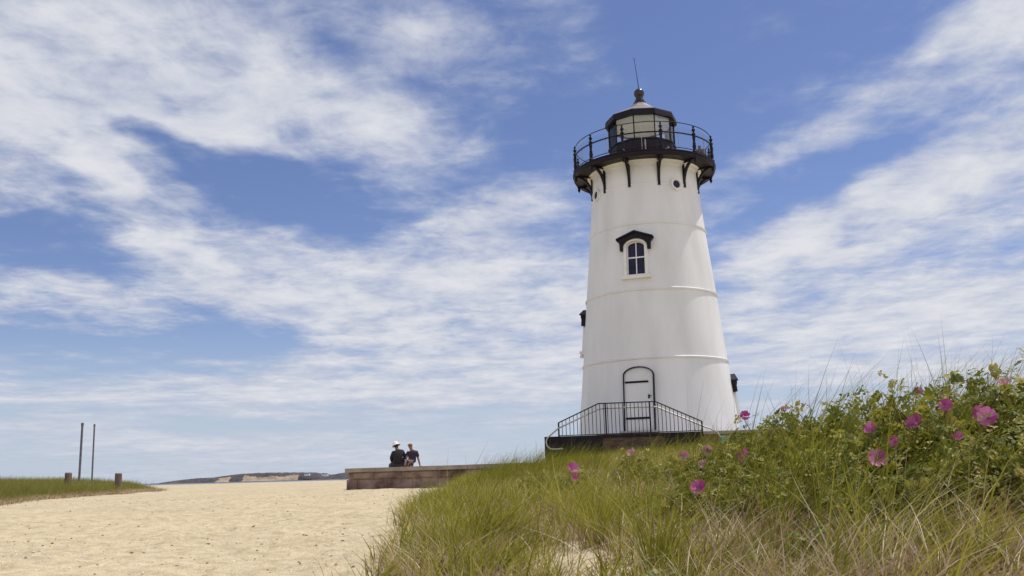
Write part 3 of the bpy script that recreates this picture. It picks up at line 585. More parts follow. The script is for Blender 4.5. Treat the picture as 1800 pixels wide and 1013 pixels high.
for (z0, z1, st) in ((.56, .805, .6), (-.12, .55, 0)):
    s_ = .10 if z0 > .3 else 0.02; first = True
    while s_ < wl-.1:
        l_ = rng.uniform(.9, 1.5) if not first else st+.5; l_ = min(l_, wl-s_); m_ = MB(); rough_block(m_, s_, s_+l_-.016, z0, z1, .03)
        m_.build('stone_block', rockm, SWO); s_ += l_; first = False

# ------------------------------------------------------------------ poles and posts on the left bank
pm = mat('weathered metal pole', (.10, .09, .12), (.17, .15, .19), rough=.5, scale=6)
for (a, b, d_, r_, lab) in (((139, 846), (144.8, 748), 45, .048, 'taller thicker grey pole leaning slightly right, left of the two in the dune grass'), ((161.5, 846), (166, 750), 47, .036, 'thinner grey pole with round cap, right of the two in the dune grass')):
    p0 = at(*a, d_); p1 = at(*b, d_); g0 = float(ground(p0[0], p0[1])); dr = p1-p0; p00 = p0+dr*((g0-.2-p0[2])/dr[2])
    o = empty('metal_pole', tuple(p00)); tag(o, lab, 'pole', 'thin poles in the left dune grass')
    MB().tube([p00, p1], [r_*1.05, r_], 10).build('shaft', pm, o, smooth=60)
    dn = dr/np.linalg.norm(dr); MB().tube([p1, p1+dn*.11], r_*1.28, 10).build('cap', pm, o, smooth=40)
wm_ = mat('weathered timber', (.10, .068, .052), (.21, .15, .115), rough=.9, scale=3, bump=.01, stretch=(4, 4, .6)); we = mat('timber end grain', (.22, .16, .13), (.3, .23, .19), rough=.95)
for (p, pt, d_, r_, lab) in ((120.5, 831, 41, .135, 'short squat timber post mostly sunk in dune grass beside the thin poles'), (208.5, 832, 44, .148, 'timber post standing clear of the grass at the right end of the dune')):
    tp = at(p, pt, d_); g0 = float(ground(tp[0], tp[1]))
    o = empty('wooden_post', (tp[0], tp[1], g0-.2)); tag(o, lab, 'post', 'timber posts in the left dune grass')
    MB().tube([(tp[0]+.02, tp[1], g0-.2), (tp[0], tp[1], tp[2]-.04)], [r_*1.02, r_], 14).build('shaft', wm_, o, smooth=50)
    MB().tube([(tp[0], tp[1], tp[2]-.04), (tp[0], tp[1], tp[2])], [r_, r_*.93], 14).build('top', we, o, smooth=30)

# ------------------------------------------------------------------ people on the wall
skin_m = mat('skin', (.30, .15, .10), (.36, .19, .13), rough=.55, scale=20)
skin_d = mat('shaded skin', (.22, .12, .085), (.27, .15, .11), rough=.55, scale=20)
black_c = mat('black cloth', (.012, .012, .016), (.022, .02, .026), rough=.85, scale=14, bump=.004)
navy_c = mat('dark plum cloth', (.030, .020, .030), (.05, .032, .045), rough=.85, scale=14, bump=.004)
hat_m = mat('cream sun hat', (.72, .69, .60), (.80, .77, .68), rough=.8, scale=20)
lens_m = mat('black lenses', (.01, .01, .012), rough=.15)
def skin(name, nodes, edges, m, parent, root=0, lv=2):
    """nodes: (x, y, z, rx, ry); grown with a skin modifier, then applied"""
    me = bpy.data.meshes.new(name); me.from_pydata([n[:3] for n in nodes], edges, []); me.update()
    o = bpy.data.objects.new(name, me); col.objects.link(o)
    o.modifiers.new('skin', 'SKIN'); sl = me.skin_vertices[0] if len(me.skin_vertices) else None
    for i, n in enumerate(nodes): sl.data[i].radius = (n[3], n[4] if len(n) > 4 else n[3])
    sl.data[root].use_root = True
    sb = o.modifiers.new('sub', 'SUBSURF'); sb.levels = lv; sb.render_levels = lv
    d = bpy.context.evaluated_depsgraph_get(); m2 = bpy.data.meshes.new_from_object(o.evaluated_get(d)); bpy.data.objects.remove(o); bpy.data.meshes.remove(me)
    m2.polygons.foreach_set('use_smooth', [True]*len(m2.polygons)); m2.materials.clear()
    return link(name, m2, m, parent)
def chain(*ids): return [(a, b) for a, b in zip(ids[:-1], ids[1:])]
def ellipsoid(mb, c, rx, ry, rz_, n=14, m_=9, z0=-1, z1=1, ax=None):
    A = np.eye(3) if ax is None else np.array(ax)
    b = len(mb.v); ph = np.linspace(math.asin(z0), math.asin(z1), m_)
    for p_ in ph:
        for k in range(n):
            t = 2*math.pi*k/n; l_ = np.array([rx*math.cos(p_)*math.cos(t), ry*math.cos(p_)*math.sin(t), rz_*math.sin(p_)]); mb.v.append(tuple(np.array(c)+l_@A))
    for i in range(m_-1):
        for k in range(n):
            k2 = (k+1) % n; mb.f.append((b+i*n+k, b+i*n+k2, b+(i+1)*n+k2, b+(i+1)*n+k))
    return mb
ST = .945      # height of the wall top
def to_w(c, pts): return [tuple([c[0]+p[0], c[1]+p[1], c[2]+p[2]]+list(p[3:])) for p in pts]
def hand(nodes, edges, w, d, side, palm=(.034, .016)):
    """adds a palm, five separate bent fingers of their own lengths and a thumb; w wrist node index, d direction of the hand, side its lateral direction"""
    W0 = np.array(nodes[w][:3]); d = np.array(d)/np.linalg.norm(d); side = np.array(side)/np.linalg.norm(side); nrm = np.cross(d, side)
    b = len(nodes); p = W0+d*.055; nodes.append((*p, *palm)); edges.append((w, b))
    for i, (off, ln) in enumerate(((-.030, .072), (-.010, .082), (.010, .078), (.030, .062))):
        k = len(nodes); a = p+side*off+d*.035; q = a+d*ln*.5+nrm*.006; e = q+d*ln*.42-nrm*.022
        nodes += [(*a, .0095), (*q, .0085), (*e, .007)]; edges += [(b, k), (k, k+1), (k+1, k+2)]
    k = len(nodes); a = W0+d*.03-side*.035; q = a+d*.028-side*.026; e = q+d*.03-side*.008
    nodes += [(*a, .011), (*q, .010), (*e, .008)]; edges += [(b, k), (k, k+1), (k+1, k+2)]
# person seen from behind, white hat, leaning to the left, legs over the far side
c = at(699.5, 818, 33.15); c = np.array([c[0], c[1], ST])
p1 = empty('person', tuple(c)); tag(p1, 'person in black long sleeves and white sun hat sitting on the wall with back turned', 'person')
nd = to_w(c, [(0, 0, .11, .17, .13), (.0, .0, .30, .15, .12), (.0, .03, .47, .16, .11), (-.015, .06, .58, .10, .09), (-.05, .09, .655, .052, .052), (-.075, .12, .73, .075, .09), (-.08, .13, .80, .076, .092), (-.08, .125, .855, .05, .06),
  (.16, .05, .525, .065), (.235, .10, .33, .05), (.20, .26, .17, .038), (.16, .34, .14, .03),
  (-.16, .06, .50, .065), (-.235, .08, .32, .05), (-.20, .22, .15, .038), (-.16, .30, .13, .03),
  (.13, .16, .09, .095), (.16, .52, .10, .075), (.17, .60, -.32, .05), (.17, .56, -.68, .04), (.17, .70, -.72, .035),
  (-.15, .12, .09, .10), (-.27, .40, .09, .075), (-.26, .58, -.30, .05), (-.25, .56, -.66, .04), (-.25, .70, -.70, .035)])
ed = chain(0, 1, 2, 3, 4, 5, 6, 7)+chain(2, 8, 9, 10, 11)+chain(2, 12, 13, 14, 15)+chain(0, 16, 17, 18, 19, 20)+chain(0, 21, 22, 23, 24, 25)
hand(nd, ed, 11, (-.1, 1, -.15), (1, 0, 0)); hand(nd, ed, 15, (.1, 1, -.15), (-1, 0, 0))
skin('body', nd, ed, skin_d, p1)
sh = to_w(c, [(0, -.01, .10, .205, .16), (0, -.01, .28, .185, .15), (0, .015, .46, .195, .135), (-.01, .045, .575, .13, .105), (-.035, .07, .615, .075, .07),
  (.175, .045, .52, .085), (.25, .10, .33, .066), (.21, .25, .18, .052), (.17, .33, .15, .042), (-.175, .055, .50, .085), (-.25, .08, .32, .066), (-.21, .22, .16, .052), (-.17, .29, .14, .042)])
skin('shirt', sh, chain(0, 1, 2, 3, 4)+chain(2, 5, 6, 7, 8)+chain(2, 9, 10, 11, 12), black_c, p1)
tr = to_w(c, [(0, 0, .07, .21, .17), (.14, .16, .095, .115), (.165, .52, .105, .09), (.17, .60, -.32, .065), (.17, .565, -.60, .055), (-.17, .10, .085, .12), (-.31, .36, .085, .09), (-.27, .58, -.30, .065), (-.25, .565, -.58, .055)])
skin('trousers', tr, chain(0, 1, 2, 3, 4)+chain(0, 5, 6, 7, 8), mat('dark grey cloth', (.035, .03, .045), (.055, .045, .06), rough=.85, scale=12), p1)
hc = c+np.array([-.088, .125, .80]); tlt = Matrix.Rotation(R(-20), 3, 'Y') @ Matrix.Rotation(R(-12), 3, 'X'); AX = np.array(tlt.transposed())
hb_ = MB(); ellipsoid(hb_, hc, .108, .125, .125, 20, 8, .0, .999, AX)
b = len(hb_.v); prof_ = [(.106, .02), (.122, .008), (.140, -.012), (.155, -.035), (.154, -.042), (.135, -.02), (.10, .0)]
for r_, z in prof_:
    for k in range(20): t = 2*math.pi*k/20; hb_.v.append(tuple(hc+np.array([r_*math.cos(t), r_*1.1*math.sin(t), z])@AX))
for i in range(len(prof_)-1):
    for k in range(20): hb_.f.append((b+i*20+k, b+i*20+(k+1) % 20, b+(i+1)*20+(k+1) % 20, b+(i+1)*20+k))
hb_.build('sun_hat', hat_m, p1, smooth=60)
hh = MB(); ellipsoid(hh, c+np.array([-.08, .105, .775]), .086, .10, .10, 16, 9, -.95, .5); hh.build('hair', mat('dark hair', (.02, .014, .012), (.035, .024, .02), rough=.6, scale=30), p1, smooth=60)
# person facing the camera, bald with dark glasses, propped on one arm
c = at(724.5, 819, 33.25); c = np.array([c[0], c[1], ST])
p2 = empty('person', tuple(c)); tag(p2, 'bald person in dark glasses, dark t-shirt and patterned shorts sitting propped on one arm', 'person')
nd = to_w(c, [(0, 0, .11, .14, .11), (.0, .0, .30, .125, .10), (.01, .0, .47, .14, .095), (-.01, -.01, .57, .085, .075), (-.03, -.025, .63, .05, .05), (-.055, -.05, .70, .062, .075), (-.06, -.055, .775, .075, .09), (-.06, -.05, .835, .055, .065),
  (.15, .0, .51, .058), (.215, .02, .30, .042), (.265, .03, .10, .033), (.275, .02, .035, .026),
  (-.13, -.01, .50, .055), (-.20, -.10, .32, .042), (-.13, -.22, .22, .033), (-.08, -.26, .20, .026),
  (-.05, -.12, .12, .085), (-.16, -.36, .20, .065), (-.20, -.42, .07, .045), (-.21, -.40, .045, .04),
  (-.12, .05, .12, .085), (-.34, -.02, .30, .065), (-.46, -.06, .10, .045), (-.52, -.08, .045, .035)])
ed = chain(0, 1, 2, 3, 4, 5, 6, 7)+chain(2, 8, 9, 10, 11)+chain(2, 12, 13, 14, 15)+chain(0, 16, 17, 18, 19)+chain(0, 20, 21, 22, 23)
hand(nd, ed, 11, (.5, -.3, -.12), (.5, 1, 0)); hand(nd, ed, 15, (.6, -.3, -.2), (0, 0, 1))
skin('body', nd, ed, skin_m, p2)
fc_ = MB(); hd_ = c+np.array([-.06, -.055, .765]); fd_ = np.array([-.45, -.89, 0]); fs = np.array([.89, -.45, 0])
ellipsoid(fc_, hd_+fd_*.098+np.array([0, 0, -.012]), .014, .02, .028, 8, 6)
fc_.build('nose', skin_m, p2, smooth=60)
for s_ in (-1, 1): ellipsoid(MB(), hd_+fs*s_*.083, .014, .03, .034, 8, 6).build('ear', skin_m, p2, smooth=60)
ellipsoid(MB(), hd_+fd_*.088+np.array([0, 0, -.052]), .026, .014, .009, 8, 5).build('mouth', skin_d, p2, smooth=60)
gg = MB()
for s_ in (-1, 1): ellipsoid(gg, hd_+fd_*.078+fs*s_*.034+np.array([0, 0, .006]), .028, .020, .019, 10, 6); gg.tube([hd_+fd_*.085+fs*s_*.06+np.array([0, 0, .010]), hd_+fs*s_*.084+np.array([0, 0, .012])], .005, 4)
gg.build('sunglasses', lens_m, p2)
sh = to_w(c, [(0, 0, .12, .165, .13), (0, 0, .28, .15, .12), (.01, .0, .46, .165, .115), (-.005, -.008, .565, .11, .09), (-.02, -.018, .60, .062, .06), (.165, .0, .51, .075), (.21, .01, .34, .062), (-.15, -.015, .50, .072), (-.195, -.07, .36, .06)])
skin('t_shirt', sh, chain(0, 1, 2, 3, 4)+chain(2, 5, 6)+chain(2, 7, 8), navy_c, p2)
pmt = mat('patterned cloth', (.03, .010, .02), (.38, .26, .31), rough=.85, scale=16, detail=1, lo=.50, hi=.56)
so = to_w(c, [(0, 0, .09, .165, .13), (-.06, -.12, .13, .105), (-.16, -.36, .21, .09), (-.12, .04, .13, .105), (-.34, -.02, .30, .088), (-.21, -.41, .07, .07), (-.45, -.05, .10, .07)])
skin('shorts', so, chain(0, 1, 2, 5)+chain(0, 3, 4, 6), pmt, p2)

# ------------------------------------------------------------------ grasses
def blades(n, x, y, h, w_, bend, az_, seg=4, z=None, sink=.02, rnd=None, az_w=None):
    """ribbon blades: root (x, y), height h, width w_, horizontal throw bend, heading az_"""
    z = ground(x, y)-sink if z is None else z
    t = np.linspace(0, 1, seg+1)[None, :]; h = h[:, None]; bend = bend[:, None]
    hx = np.cos(az_)[:, None]; hy = np.sin(az_)[:, None]
    k = rng.uniform(1.4, 2.4, (n, 1))
    out = bend*t**k; up = h*(t-.28*np.minimum(bend/h, 1.6)*t**2.2)
    wob = rng.normal(0, .018, (n, 1))*np.sin(t*5)
    PX = x[:, None]+hx*out-hy*wob; PY = y[:, None]+hy*out+hx*wob; PZ = z[:, None]+up
    aw = (rng.uniform(0, 2*np.pi, n) if az_w is None else az_w)
    wx = np.cos(aw)[:, None]; wy = np.sin(aw)[:, None]; ww = (w_[:, None]*.5)*np.clip((1-t**1.6), .04, 1)
    A = np.stack([PX-wx*ww, PY-wy*ww, PZ], -1); B = np.stack([PX+wx*ww, PY+wy*ww, PZ], -1)
    V = np.stack([A, B], 2).reshape(-1, 3)
    base = (np.arange(n)*(seg+1)*2)[:, None]; s_ = np.arange(seg)[None, :]*2
    F_ = np.stack([base+s_, base+s_+1, base+s_+3, base+s_+2], -1).reshape(-1, 4)
    r_ = rng.uniform(0, 1, n) if rnd is None else rnd
    return V, F_, np.repeat(r_, (seg+1)*2)
class Bag:
    def __init__(s): s.V = []; s.F = []; s.R = []; s.n = 0
    def add(s, vfr): V, F_, r_ = vfr; s.V.append(V); s.F.append(F_+s.n); s.R.append(r_); s.n += len(V)
    def build(s, name, m, parent=None): return np_mesh(name, np.concatenate(s.V), np.concatenate(s.F), m, parent, np.concatenate(s.R))
WIND = R(-8)
def tufts(bag, cx, cy, per, hm, wm__, spread, curl=.55, wind=.35, seg=4, rb=(0, 1)):
    n = len(cx); per_ = rng.poisson(per, n).clip(3); tot = int(per_.sum()); idx = np.repeat(np.arange(n), per_)
    a = rng.uniform(0, 2*np.pi, tot); r_ = np.abs(rng.normal(0, 1, tot))*spread
    x = cx[idx]+np.cos(a)*r_; y = cy[idx]+np.sin(a)*r_
    sc = rng.uniform(.75, 1.2, n)[idx]; h = (hm if np.isscalar(hm) else hm[idx])*sc*rng.uniform(.45, 1.1, tot)
    b = h*np.abs(rng.normal(curl, .28, tot)).clip(.05, 1.3)
    vx = np.cos(a)*b+np.cos(WIND)*wind*h; vy = np.sin(a)*b+np.sin(WIND)*wind*h
    tr_ = rng.uniform(rb[0], rb[1], n)[idx]
    bag.add(blades(tot, x, y, h, wm__*rng.uniform(.6, 1.3, tot), np.hypot(vx, vy), np.arctan2(vy, vx), seg, rnd=(tr_*.6+rng.uniform(0, 1, tot)*.4).clip(0, 1)))
def in_view(x, y, mrg=.6): return (np.abs(x) < .62*y+mrg)
def edge_x(y): return -1.05-.035*np.minimum(y, 16)-.25*np.sin(y*.55)*.6+.42*np.clip((10-y)/5, 0, 1)
green = blade_mat('green grass', [(.09, .10, .010), (.17, .175, .014), (.28, .27, .028), (.42, .37, .07), (.62, .54, .24)], rough=.6, spec=.2)
straw = blade_mat('dry grass', [(.09, .045, .03), (.26, .15, .095), (.46, .33, .20), (.62, .51, .35), (.80, .73, .60)], rough=.55, trans=.25)
GB, SB = Bag(), Bag()
def scatter(n, y0, y1, dens=None, pw=1.0):
    y = y0+(y1-y0)*rng.uniform(0, 1, n)**pw; e = edge_x(y); xr = np.minimum(.62*y+1.0, 12.0); x = e+(xr-e)*rng.uniform(0, 1, n)
    k = in_view(x, y, 1.2)
    if dens is not None: k &= rng.uniform(0, 1, n) < dens(x, y)
    return x[k], y[k]
def sandy(x, y):      # 1 on grass, 0 on the bare patches low on the near slope
    q = fbm(x*1.5+3, y*1.1+7, 3, 40); low_ = smooth((8.5-y)/3.0)
    return np.clip(1-low_*smooth((q-.48)/.16)*.92, 0, 1)*np.clip(.35+(x-edge_x(y))/1.0, .25, 1)
def inbush(x, y): return smooth((x/y-.16)/.06)*smooth((y-4.6-.25*x)/.6)*smooth((11-y)/1.5)
def greenish(x, y): return (1-.75*inbush(x, y))*sandy(x, y)*np.clip(.35+smooth((fbm(x*.8+1, y*.6, 3, 61)-.38)/.2), 0, 1)
# near slope
def clumpy(x, y): return (1-.6*inbush(x, y))*sandy(x, y)*smooth((fbm(x*1.6+5, y*1.3+2, 3, 91)-.36)/.2)
x, y = scatter(1900, 3.5, 8.5, greenish, .85); tufts(GB, x, y, 13, .29, .0085, .045, .55, .25, 5)
x, y = scatter(34, 4.0, 9.0, sandy, .9); x = np.append(x, at(862, 975, 6.3)[0]); y = np.append(y, at(862, 975, 6.3)[1])
tufts(GB, x, y, 110, .50, .0085, .06, .60, .2, 6, (.1, .8)); tufts(SB, x, y, 90, .17, .007, .08, 1.1, .1, 4, (0, .45))
x, y = scatter(2000, 8.5, 15, greenish); tufts(GB, x, y, 11, .38, .014, .05, .60, .3, 4)
x, y = scatter(3600, 15, 28.4, None); x = x.clip(None, 9.5); tufts(GB, x, y, 10, .40, .016, .09, .50, .45, 3, (0, 1))
# dense green fringe along the left edge of the dune
y = 6.2+21.3*rng.uniform(0, 1, 850)**1.1; x = edge_x(y)+.10+np.abs(rng.normal(0, .6, 850)); k = rng.uniform(0, 1, 850) < .35+smooth((y-8)/4); x, y = x[k], y[k]
hf = np.interp(y, [6, 12, 20], [.30, .38, .44]); tufts(GB, x, y, 12, hf, .0125, .05, .70, .1, 4, (.15, 1))
y = 5.5+14*rng.uniform(0, 1, 420); x = edge_x(y)+.1+np.abs(rng.normal(0, .8, 420)); tufts(SB, x, y, 9, .30, .009, .08, .8, .15, 4, (.3, 1))
# tall thin culms that stand above the slope
x, y = scatter(750, 5, 27, None, 1.2); tufts(GB, x, y, 3, .68, .0075, .06, .3, .4, 5, (0, .6))
x = rng.uniform(-.9, 1.6, 420); y = 16+rng.uniform(0, 11, 420); tufts(GB, x, y, 4, .80, .012, .08, .25, .5, 4, (0, .4))
x = rng.uniform(3.3, 6.3, 200); y = 18+rng.uniform(0, 9, 200); tufts(GB, x, y, 4, .85, .012, .08, .3, .5, 4, (0, .4))
x = rng.uniform(1.2, 5.2, 330); y = x*1.05+rng.uniform(2.4, 5.5, 330); tufts(GB, x, y, 4, 1.0, .0075, .05, .30, .45, 6, (0, .4))
x = rng.uniform(1.2, 4.8, 50); y = x*1.0+rng.uniform(1.4, 4.0, 50); tufts(GB, x, y, 12, .66, .0085, .05, .55, .4, 6, (.3, 1))
# dry blades, bases and matted litter
x = rng.uniform(1.0, 5.0, 200); y = x*1.0+rng.uniform(1.6, 4.8, 200); tufts(SB, x, y, 7, .50, .0075, .08, .7, .3, 5)
x, y = scatter(1700, 3.4, 9, clumpy, .8); tufts(SB, x, y, 14, .24, .0075, .07, .95, .15, 4)
x, y = scatter(1700, 9, 20, clumpy); tufts(SB, x, y, 9, .32, .011, .08, .8, .3, 3)
x, y = scatter(1500, 14, 28.3, None); tufts(SB, x.clip(None, 9.5), y, 7, .36, .014, .10, .6, .4, 3, (.25, 1))
x, y = scatter(900, 9, 16, sandy); tufts(SB, x, y, 9, .20, .011, .08, 1.0, .2, 3, (0, .35))
def litter(n, y0, y1, ln, wd_):
    x, y = scatter(n, y0, y1, lambda a, b: np.clip(sandy(a, b)*1.0+.12, 0, 1), .8); m_ = len(x)
    L_ = ln*rng.uniform(.4, 1.4, m_); a = rng.uniform(0, 2*np.pi, m_)
    hh_ = rng.uniform(.005, .05, m_); z = ground(x, y)+rng.uniform(0, .05, m_)
    SB.add(blades(m_, x, y, hh_, wd_*rng.uniform(.5, 1.4, m_), L_, a, 3, z=z))
litter(19000, 3.0, 9.5, .17, .0068); litter(8000, 9.5, 20, .22, .010)
x = rng.uniform(.6, 3.7, 1100); y = x*.6+rng.uniform(2.3, 4.4, 1100); k = in_view(x, y, .5) & (rng.uniform(0, 1, 1100) < clumpy(x, y)+.25); tufts(SB, x[k], y[k], 14, .27, .0075, .07, .8, .3, 5)
x = rng.uniform(.4, 3.6, 200); y = x*.6+rng.uniform(2.5, 4.2, 200); tufts(GB, x, y, 12, .30, .0085, .05, .6, .35, 5, (.2, 1))
# arching long dry stalks
x, y = scatter(170, 3.8, 9, sandy); m_ = len(x); SB.add(blades(m_, x, y, rng.uniform(.25, .5, m_), np.full(m_, .0055), rng.uniform(.3, .75, m_), rng.uniform(-.8, .8, m_)+np.where(rng.uniform(0, 1, m_) < .3, np.pi, 0), 8, rnd=rng.uniform(.5, 1, m_)))
tag(GB.build('beach_grass', green), 'wind bent green beach grass covering the dune below the lighthouse', 'grass', None, 'stuff')
tag(SB.build('dry_grass', straw), 'matted dead straw and dry grass on the dune slope', 'dry grass', None, 'stuff')
# grass bank on the left
LB = Bag(); n = 9500; y = 21+39*rng.uniform(0, 1, n)**1.1; x = left_edge(y)-.15-np.abs(rng.uniform(0, 1, n)**1.2)*(y*.66-13.0).clip(1.5, 26)
k = in_view(x, y, 2.5); x, y = x[k], y[k]; dd = smooth((left_edge(y)-x)/1.6+.15)
tufts(LB, x, y, 14, .44*dd+.10, .014, .16, .42, .12, 3, (.1, .9)); kk = rng.uniform(0, 1, len(x)) < .06; tufts(LB, x[kk], y[kk], 4, .62, .012, .1, .3, .3, 4, (0, .4))
gl2 = blade_mat('bank grass', [(.14, .15, .03), (.20, .205, .038), (.27, .26, .055), (.34, .30, .09), (.46, .36, .18)], spec=.2)
tag(LB.build('bank_grass', gl2), 'grass growing on the low bank left of the beach', 'grass', None, 'stuff')
LD = Bag(); n = 3200; y = 21+25*rng.uniform(0, 1, n); x = left_edge(y)+.3-np.abs(rng.normal(0, 3.0, n)); tufts(LD, x, y, 8, .22, .012, .14, .6, .1, 3)
tag(LD.build('bank_dry_grass', straw), 'pale dry grass at the foot of the left bank', 'dry grass', None, 'stuff')

# ------------------------------------------------------------------ rose bushes
leafm = blade_mat('rose leaves', [(.085, .105, .014), (.15, .17, .020), (.23, .24, .030), (.36, .33, .06), (.56, .44, .11)], rough=.5, trans=.38, spec=.3)
stemm = mat('rose stems', (.10, .06, .035), (.16, .10, .06), rough=.8, scale=30)
petal_m = blade_mat('rose petals', [(.38, .035, .20), (.52, .09, .32), (.66, .24, .46)], rough=.6, trans=.25)
petal_f = blade_mat('faded rose petals', [(.45, .16, .22), (.55, .26, .30), (.58, .36, .36)], rough=.6, trans=.3)
stam = mat('yellow stamens', (.60, .42, .08), (.75, .58, .15), rough=.8, scale=60)
LT = np.array([(0, 0, 0), (.33, 0, -.02), (.72, 0, -.01), (1, 0, -.09), (.28, .27, .055), (.70, .25, .05), (.28, -.27, .055), (.70, -.25, .05)])
LF = np.array([(0, 1, 4, 4), (1, 2, 5, 4), (2, 3, 5, 5), (0, 6, 1, 1), (1, 6, 7, 2), (2, 7, 3, 3)])
def leaf_mesh(seed, n, r_, h_):
    g = np.random.default_rng(seed); Vs, Rs = [], []; stems = []
    for i in range(n):
        th = g.uniform(0, 2*math.pi); ph = math.asin(g.uniform(.12, 1)); rad = g.uniform(.45, 1.0)**.6*(1+.16*math.sin(3*th+seed)+.10*math.sin(7*th+ph*5))
        d = np.array([math.cos(th)*math.cos(ph), math.sin(th)*math.cos(ph), math.sin(ph)]); p = d*rad*np.array([r_, r_, h_])
        if rad > .55 and i % 5 == 0: stems.append(p)
        up = d*.6+np.array([0, 0, .7])+g.normal(0, .5, 3); up /= np.linalg.norm(up); ax_ = np.cross(up, g.normal(0, 1, 3)); ax_ /= np.linalg.norm(ax_); ay_ = np.cross(up, ax_)
        L0 = g.uniform(.055, .095); sz = g.uniform(.026, .042); tone = g.uniform(0, 1)
        for j, (t, s_) in enumerate(((.25, 1), (.25, -1), (.55, 1), (.55, -1), (.85, 1), (.85, -1), (1.0, 0))):
            q = p+ax_*L0*t-up*.012*t*t*4*g.uniform(.2, 1)
            dr = ax_*(.45 if s_ else 1)+ay_*s_*.9; dr += g.normal(0, .12, 3); dr /= np.linalg.norm(dr)
            sd_ = np.cross(up, dr); sd_ /= np.linalg.norm(sd_); u2 = np.cross(dr, sd_)+g.normal(0, .15, 3)
            Vs.append(q+sz*(LT[:, :1]*dr+LT[:, 1:2]*sd_*1.15+LT[:, 2:]*u2)); Rs.append(np.full(8, min(1, max(0, tone*.75+g.uniform(0, .25)))))
    V = np.concatenate(Vs); nl = len(Vs); F_ = (np.arange(nl)[:, None, None]*8+LF[None]).reshape(-1, 4)
    me = bpy.data.meshes.new('foliage')
    tri = F_[:, 2] == F_[:, 3]; faces = [tuple(q[:3]) if t_ else tuple(q) for q, t_ in zip(F_.tolist(), tri)]
    me.from_pydata(V.tolist(), [], faces); a = me.attributes.new('rnd', 'FLOAT', 'POINT'); a.data.foreach_set('value', np.concatenate(Rs).astype(np.float32)); me.update(); me.materials.append(leafm)
    sm = MB()
    for p in stems:
        b0 = np.array([p[0]*.25, p[1]*.25, -.12]); md = p*.6+np.array([0, 0, .04])+g.normal(0, .02, 3); sm.tube([b0, md, p], [.0055, .0042, .002], 4, False)
    ms = sm.mesh('stems'); ms.materials.append(stemm)
    return me, ms
PROT = [leaf_mesh(11+i, 330, .5, .42) for i in range(4)]
# px, top py, distance, radius, label
BU = [(1795, 652, 6.7, .62, 'rose bush at the right edge of the picture, highest on the dune'),
 (1718, 664, 7.1, .58, 'rose bush on the dune crest behind the close pair of pink blooms'),
 (1650, 660, 6.6, .55, 'rounded rose bush rising as a dark bump on the dune crest beneath tall grass stalks'),
 (1585, 688, 6.9, .52, 'rose bush on the crest with a dull pink flower against the sky'),
 (1522, 688, 7.4, .46, 'rose bush with upright leafy tips standing above the crest, left of the dark bump'),
 (1462, 715, 7.7, .50, 'low rose bush filling the crest between two leafy tips'),
 (1395, 716, 8.0, .42, 'sparse rose bush on the crest with a single dim pink bud at its top'),
 (1340, 738, 8.6, .42, 'rose bush right of the tower base with one bright flower on a tall stem'),
 (1740, 722, 6.2, .52, 'rose bush with two open pink blooms side by side'),
 (1650, 716, 6.2, .50, 'rose bush with one small bright pink bloom near its top below the dark bump'),
 (1588, 748, 6.1, .44, 'rose bush with a half open pink bloom above a smaller closed one'),
 (1528, 765, 6.0, .44, 'rose bush with the largest magenta bloom'),
 (1452, 782, 6.2, .48, 'leafy rose bush without flowers left of the largest magenta bloom'),
 (1385, 775, 7.0, .46, 'leafy rose bush without flowers on the middle slope below the dim bud'),
 (1305, 782, 8.0, .42, 'rose bush with a ragged bright pink bloom below the small teal sign'),
 (1232, 790, 9.0, .42, 'rose bush with faded pink blooms below the right end of the railing'),
 (1225, 848, 6.4, .32, 'small rose bush with a wide open pink bloom low on the slope amid straw'),
 (1440, 838, 5.7, .32, 'low rose bush with yellowing leaves on the lower slope'),
 (1330, 842, 6.4, .32, 'dark leafy rose bush on the lower slope left of the yellowing one'),
 (1112, 795, 12.0, .36, 'small rose bush with a pale faded bloom below the middle of the railing'),
 (1012, 822, 10.5, .34, 'small rose bush with two pink blooms one above the other amid green grass'),
 (938, 830, 13.0, .36, 'flowerless patch of rose leaves in the grass, leftmost on the dune'),
 (1690, 765, 5.6, .40, 'rose bush with a small pale pink bloom on the right of the slope'),
 (1790, 745, 5.7, .44, 'rose bush without flowers low at the right edge of the picture')]
BU += [(1268, 812, 7.6, .40, 'low leafy rose bush between the faded blooms and the wide open bloom'),
 (1365, 818, 6.6, .40, 'low leafy rose bush in the middle of the slope right of the ragged bright bloom'),
 (1490, 822, 5.7, .38, 'low leafy rose bush directly left of and below the largest magenta bloom'),
 (1600, 815, 5.5, .38, 'low leafy rose bush directly right of and below the largest magenta bloom'),
 (1170, 812, 9.5, .34, 'leafy rose patch in the grass left of the faded pink blooms')]
bushes = []
for i, (p, pt, dist, rad, lab) in enumerate(BU):
    tp = at(p, pt, dist); g0 = float(ground(tp[0], tp[1])); h_ = max(tp[2]-g0, .16)
    e = empty('rose_bush', (tp[0], tp[1], g0)); tag(e, lab, 'rose bush', 'rose bushes on the dune')
    e.rotation_euler = (0, 0, 0)
    fo = bpy.data.objects.new('foliage', PROT[i % 4][0]); so_ = bpy.data.objects.new('stems', PROT[i % 4][1])
    for o in (fo, so_):
        col.objects.link(o); o.parent = e; o.rotation_euler = (0, 0, i*1.3); o.scale = (rad/.5, rad/.5, h_/.42)
    bushes.append((e, np.array([tp[0], tp[1], g0]), rad, h_))
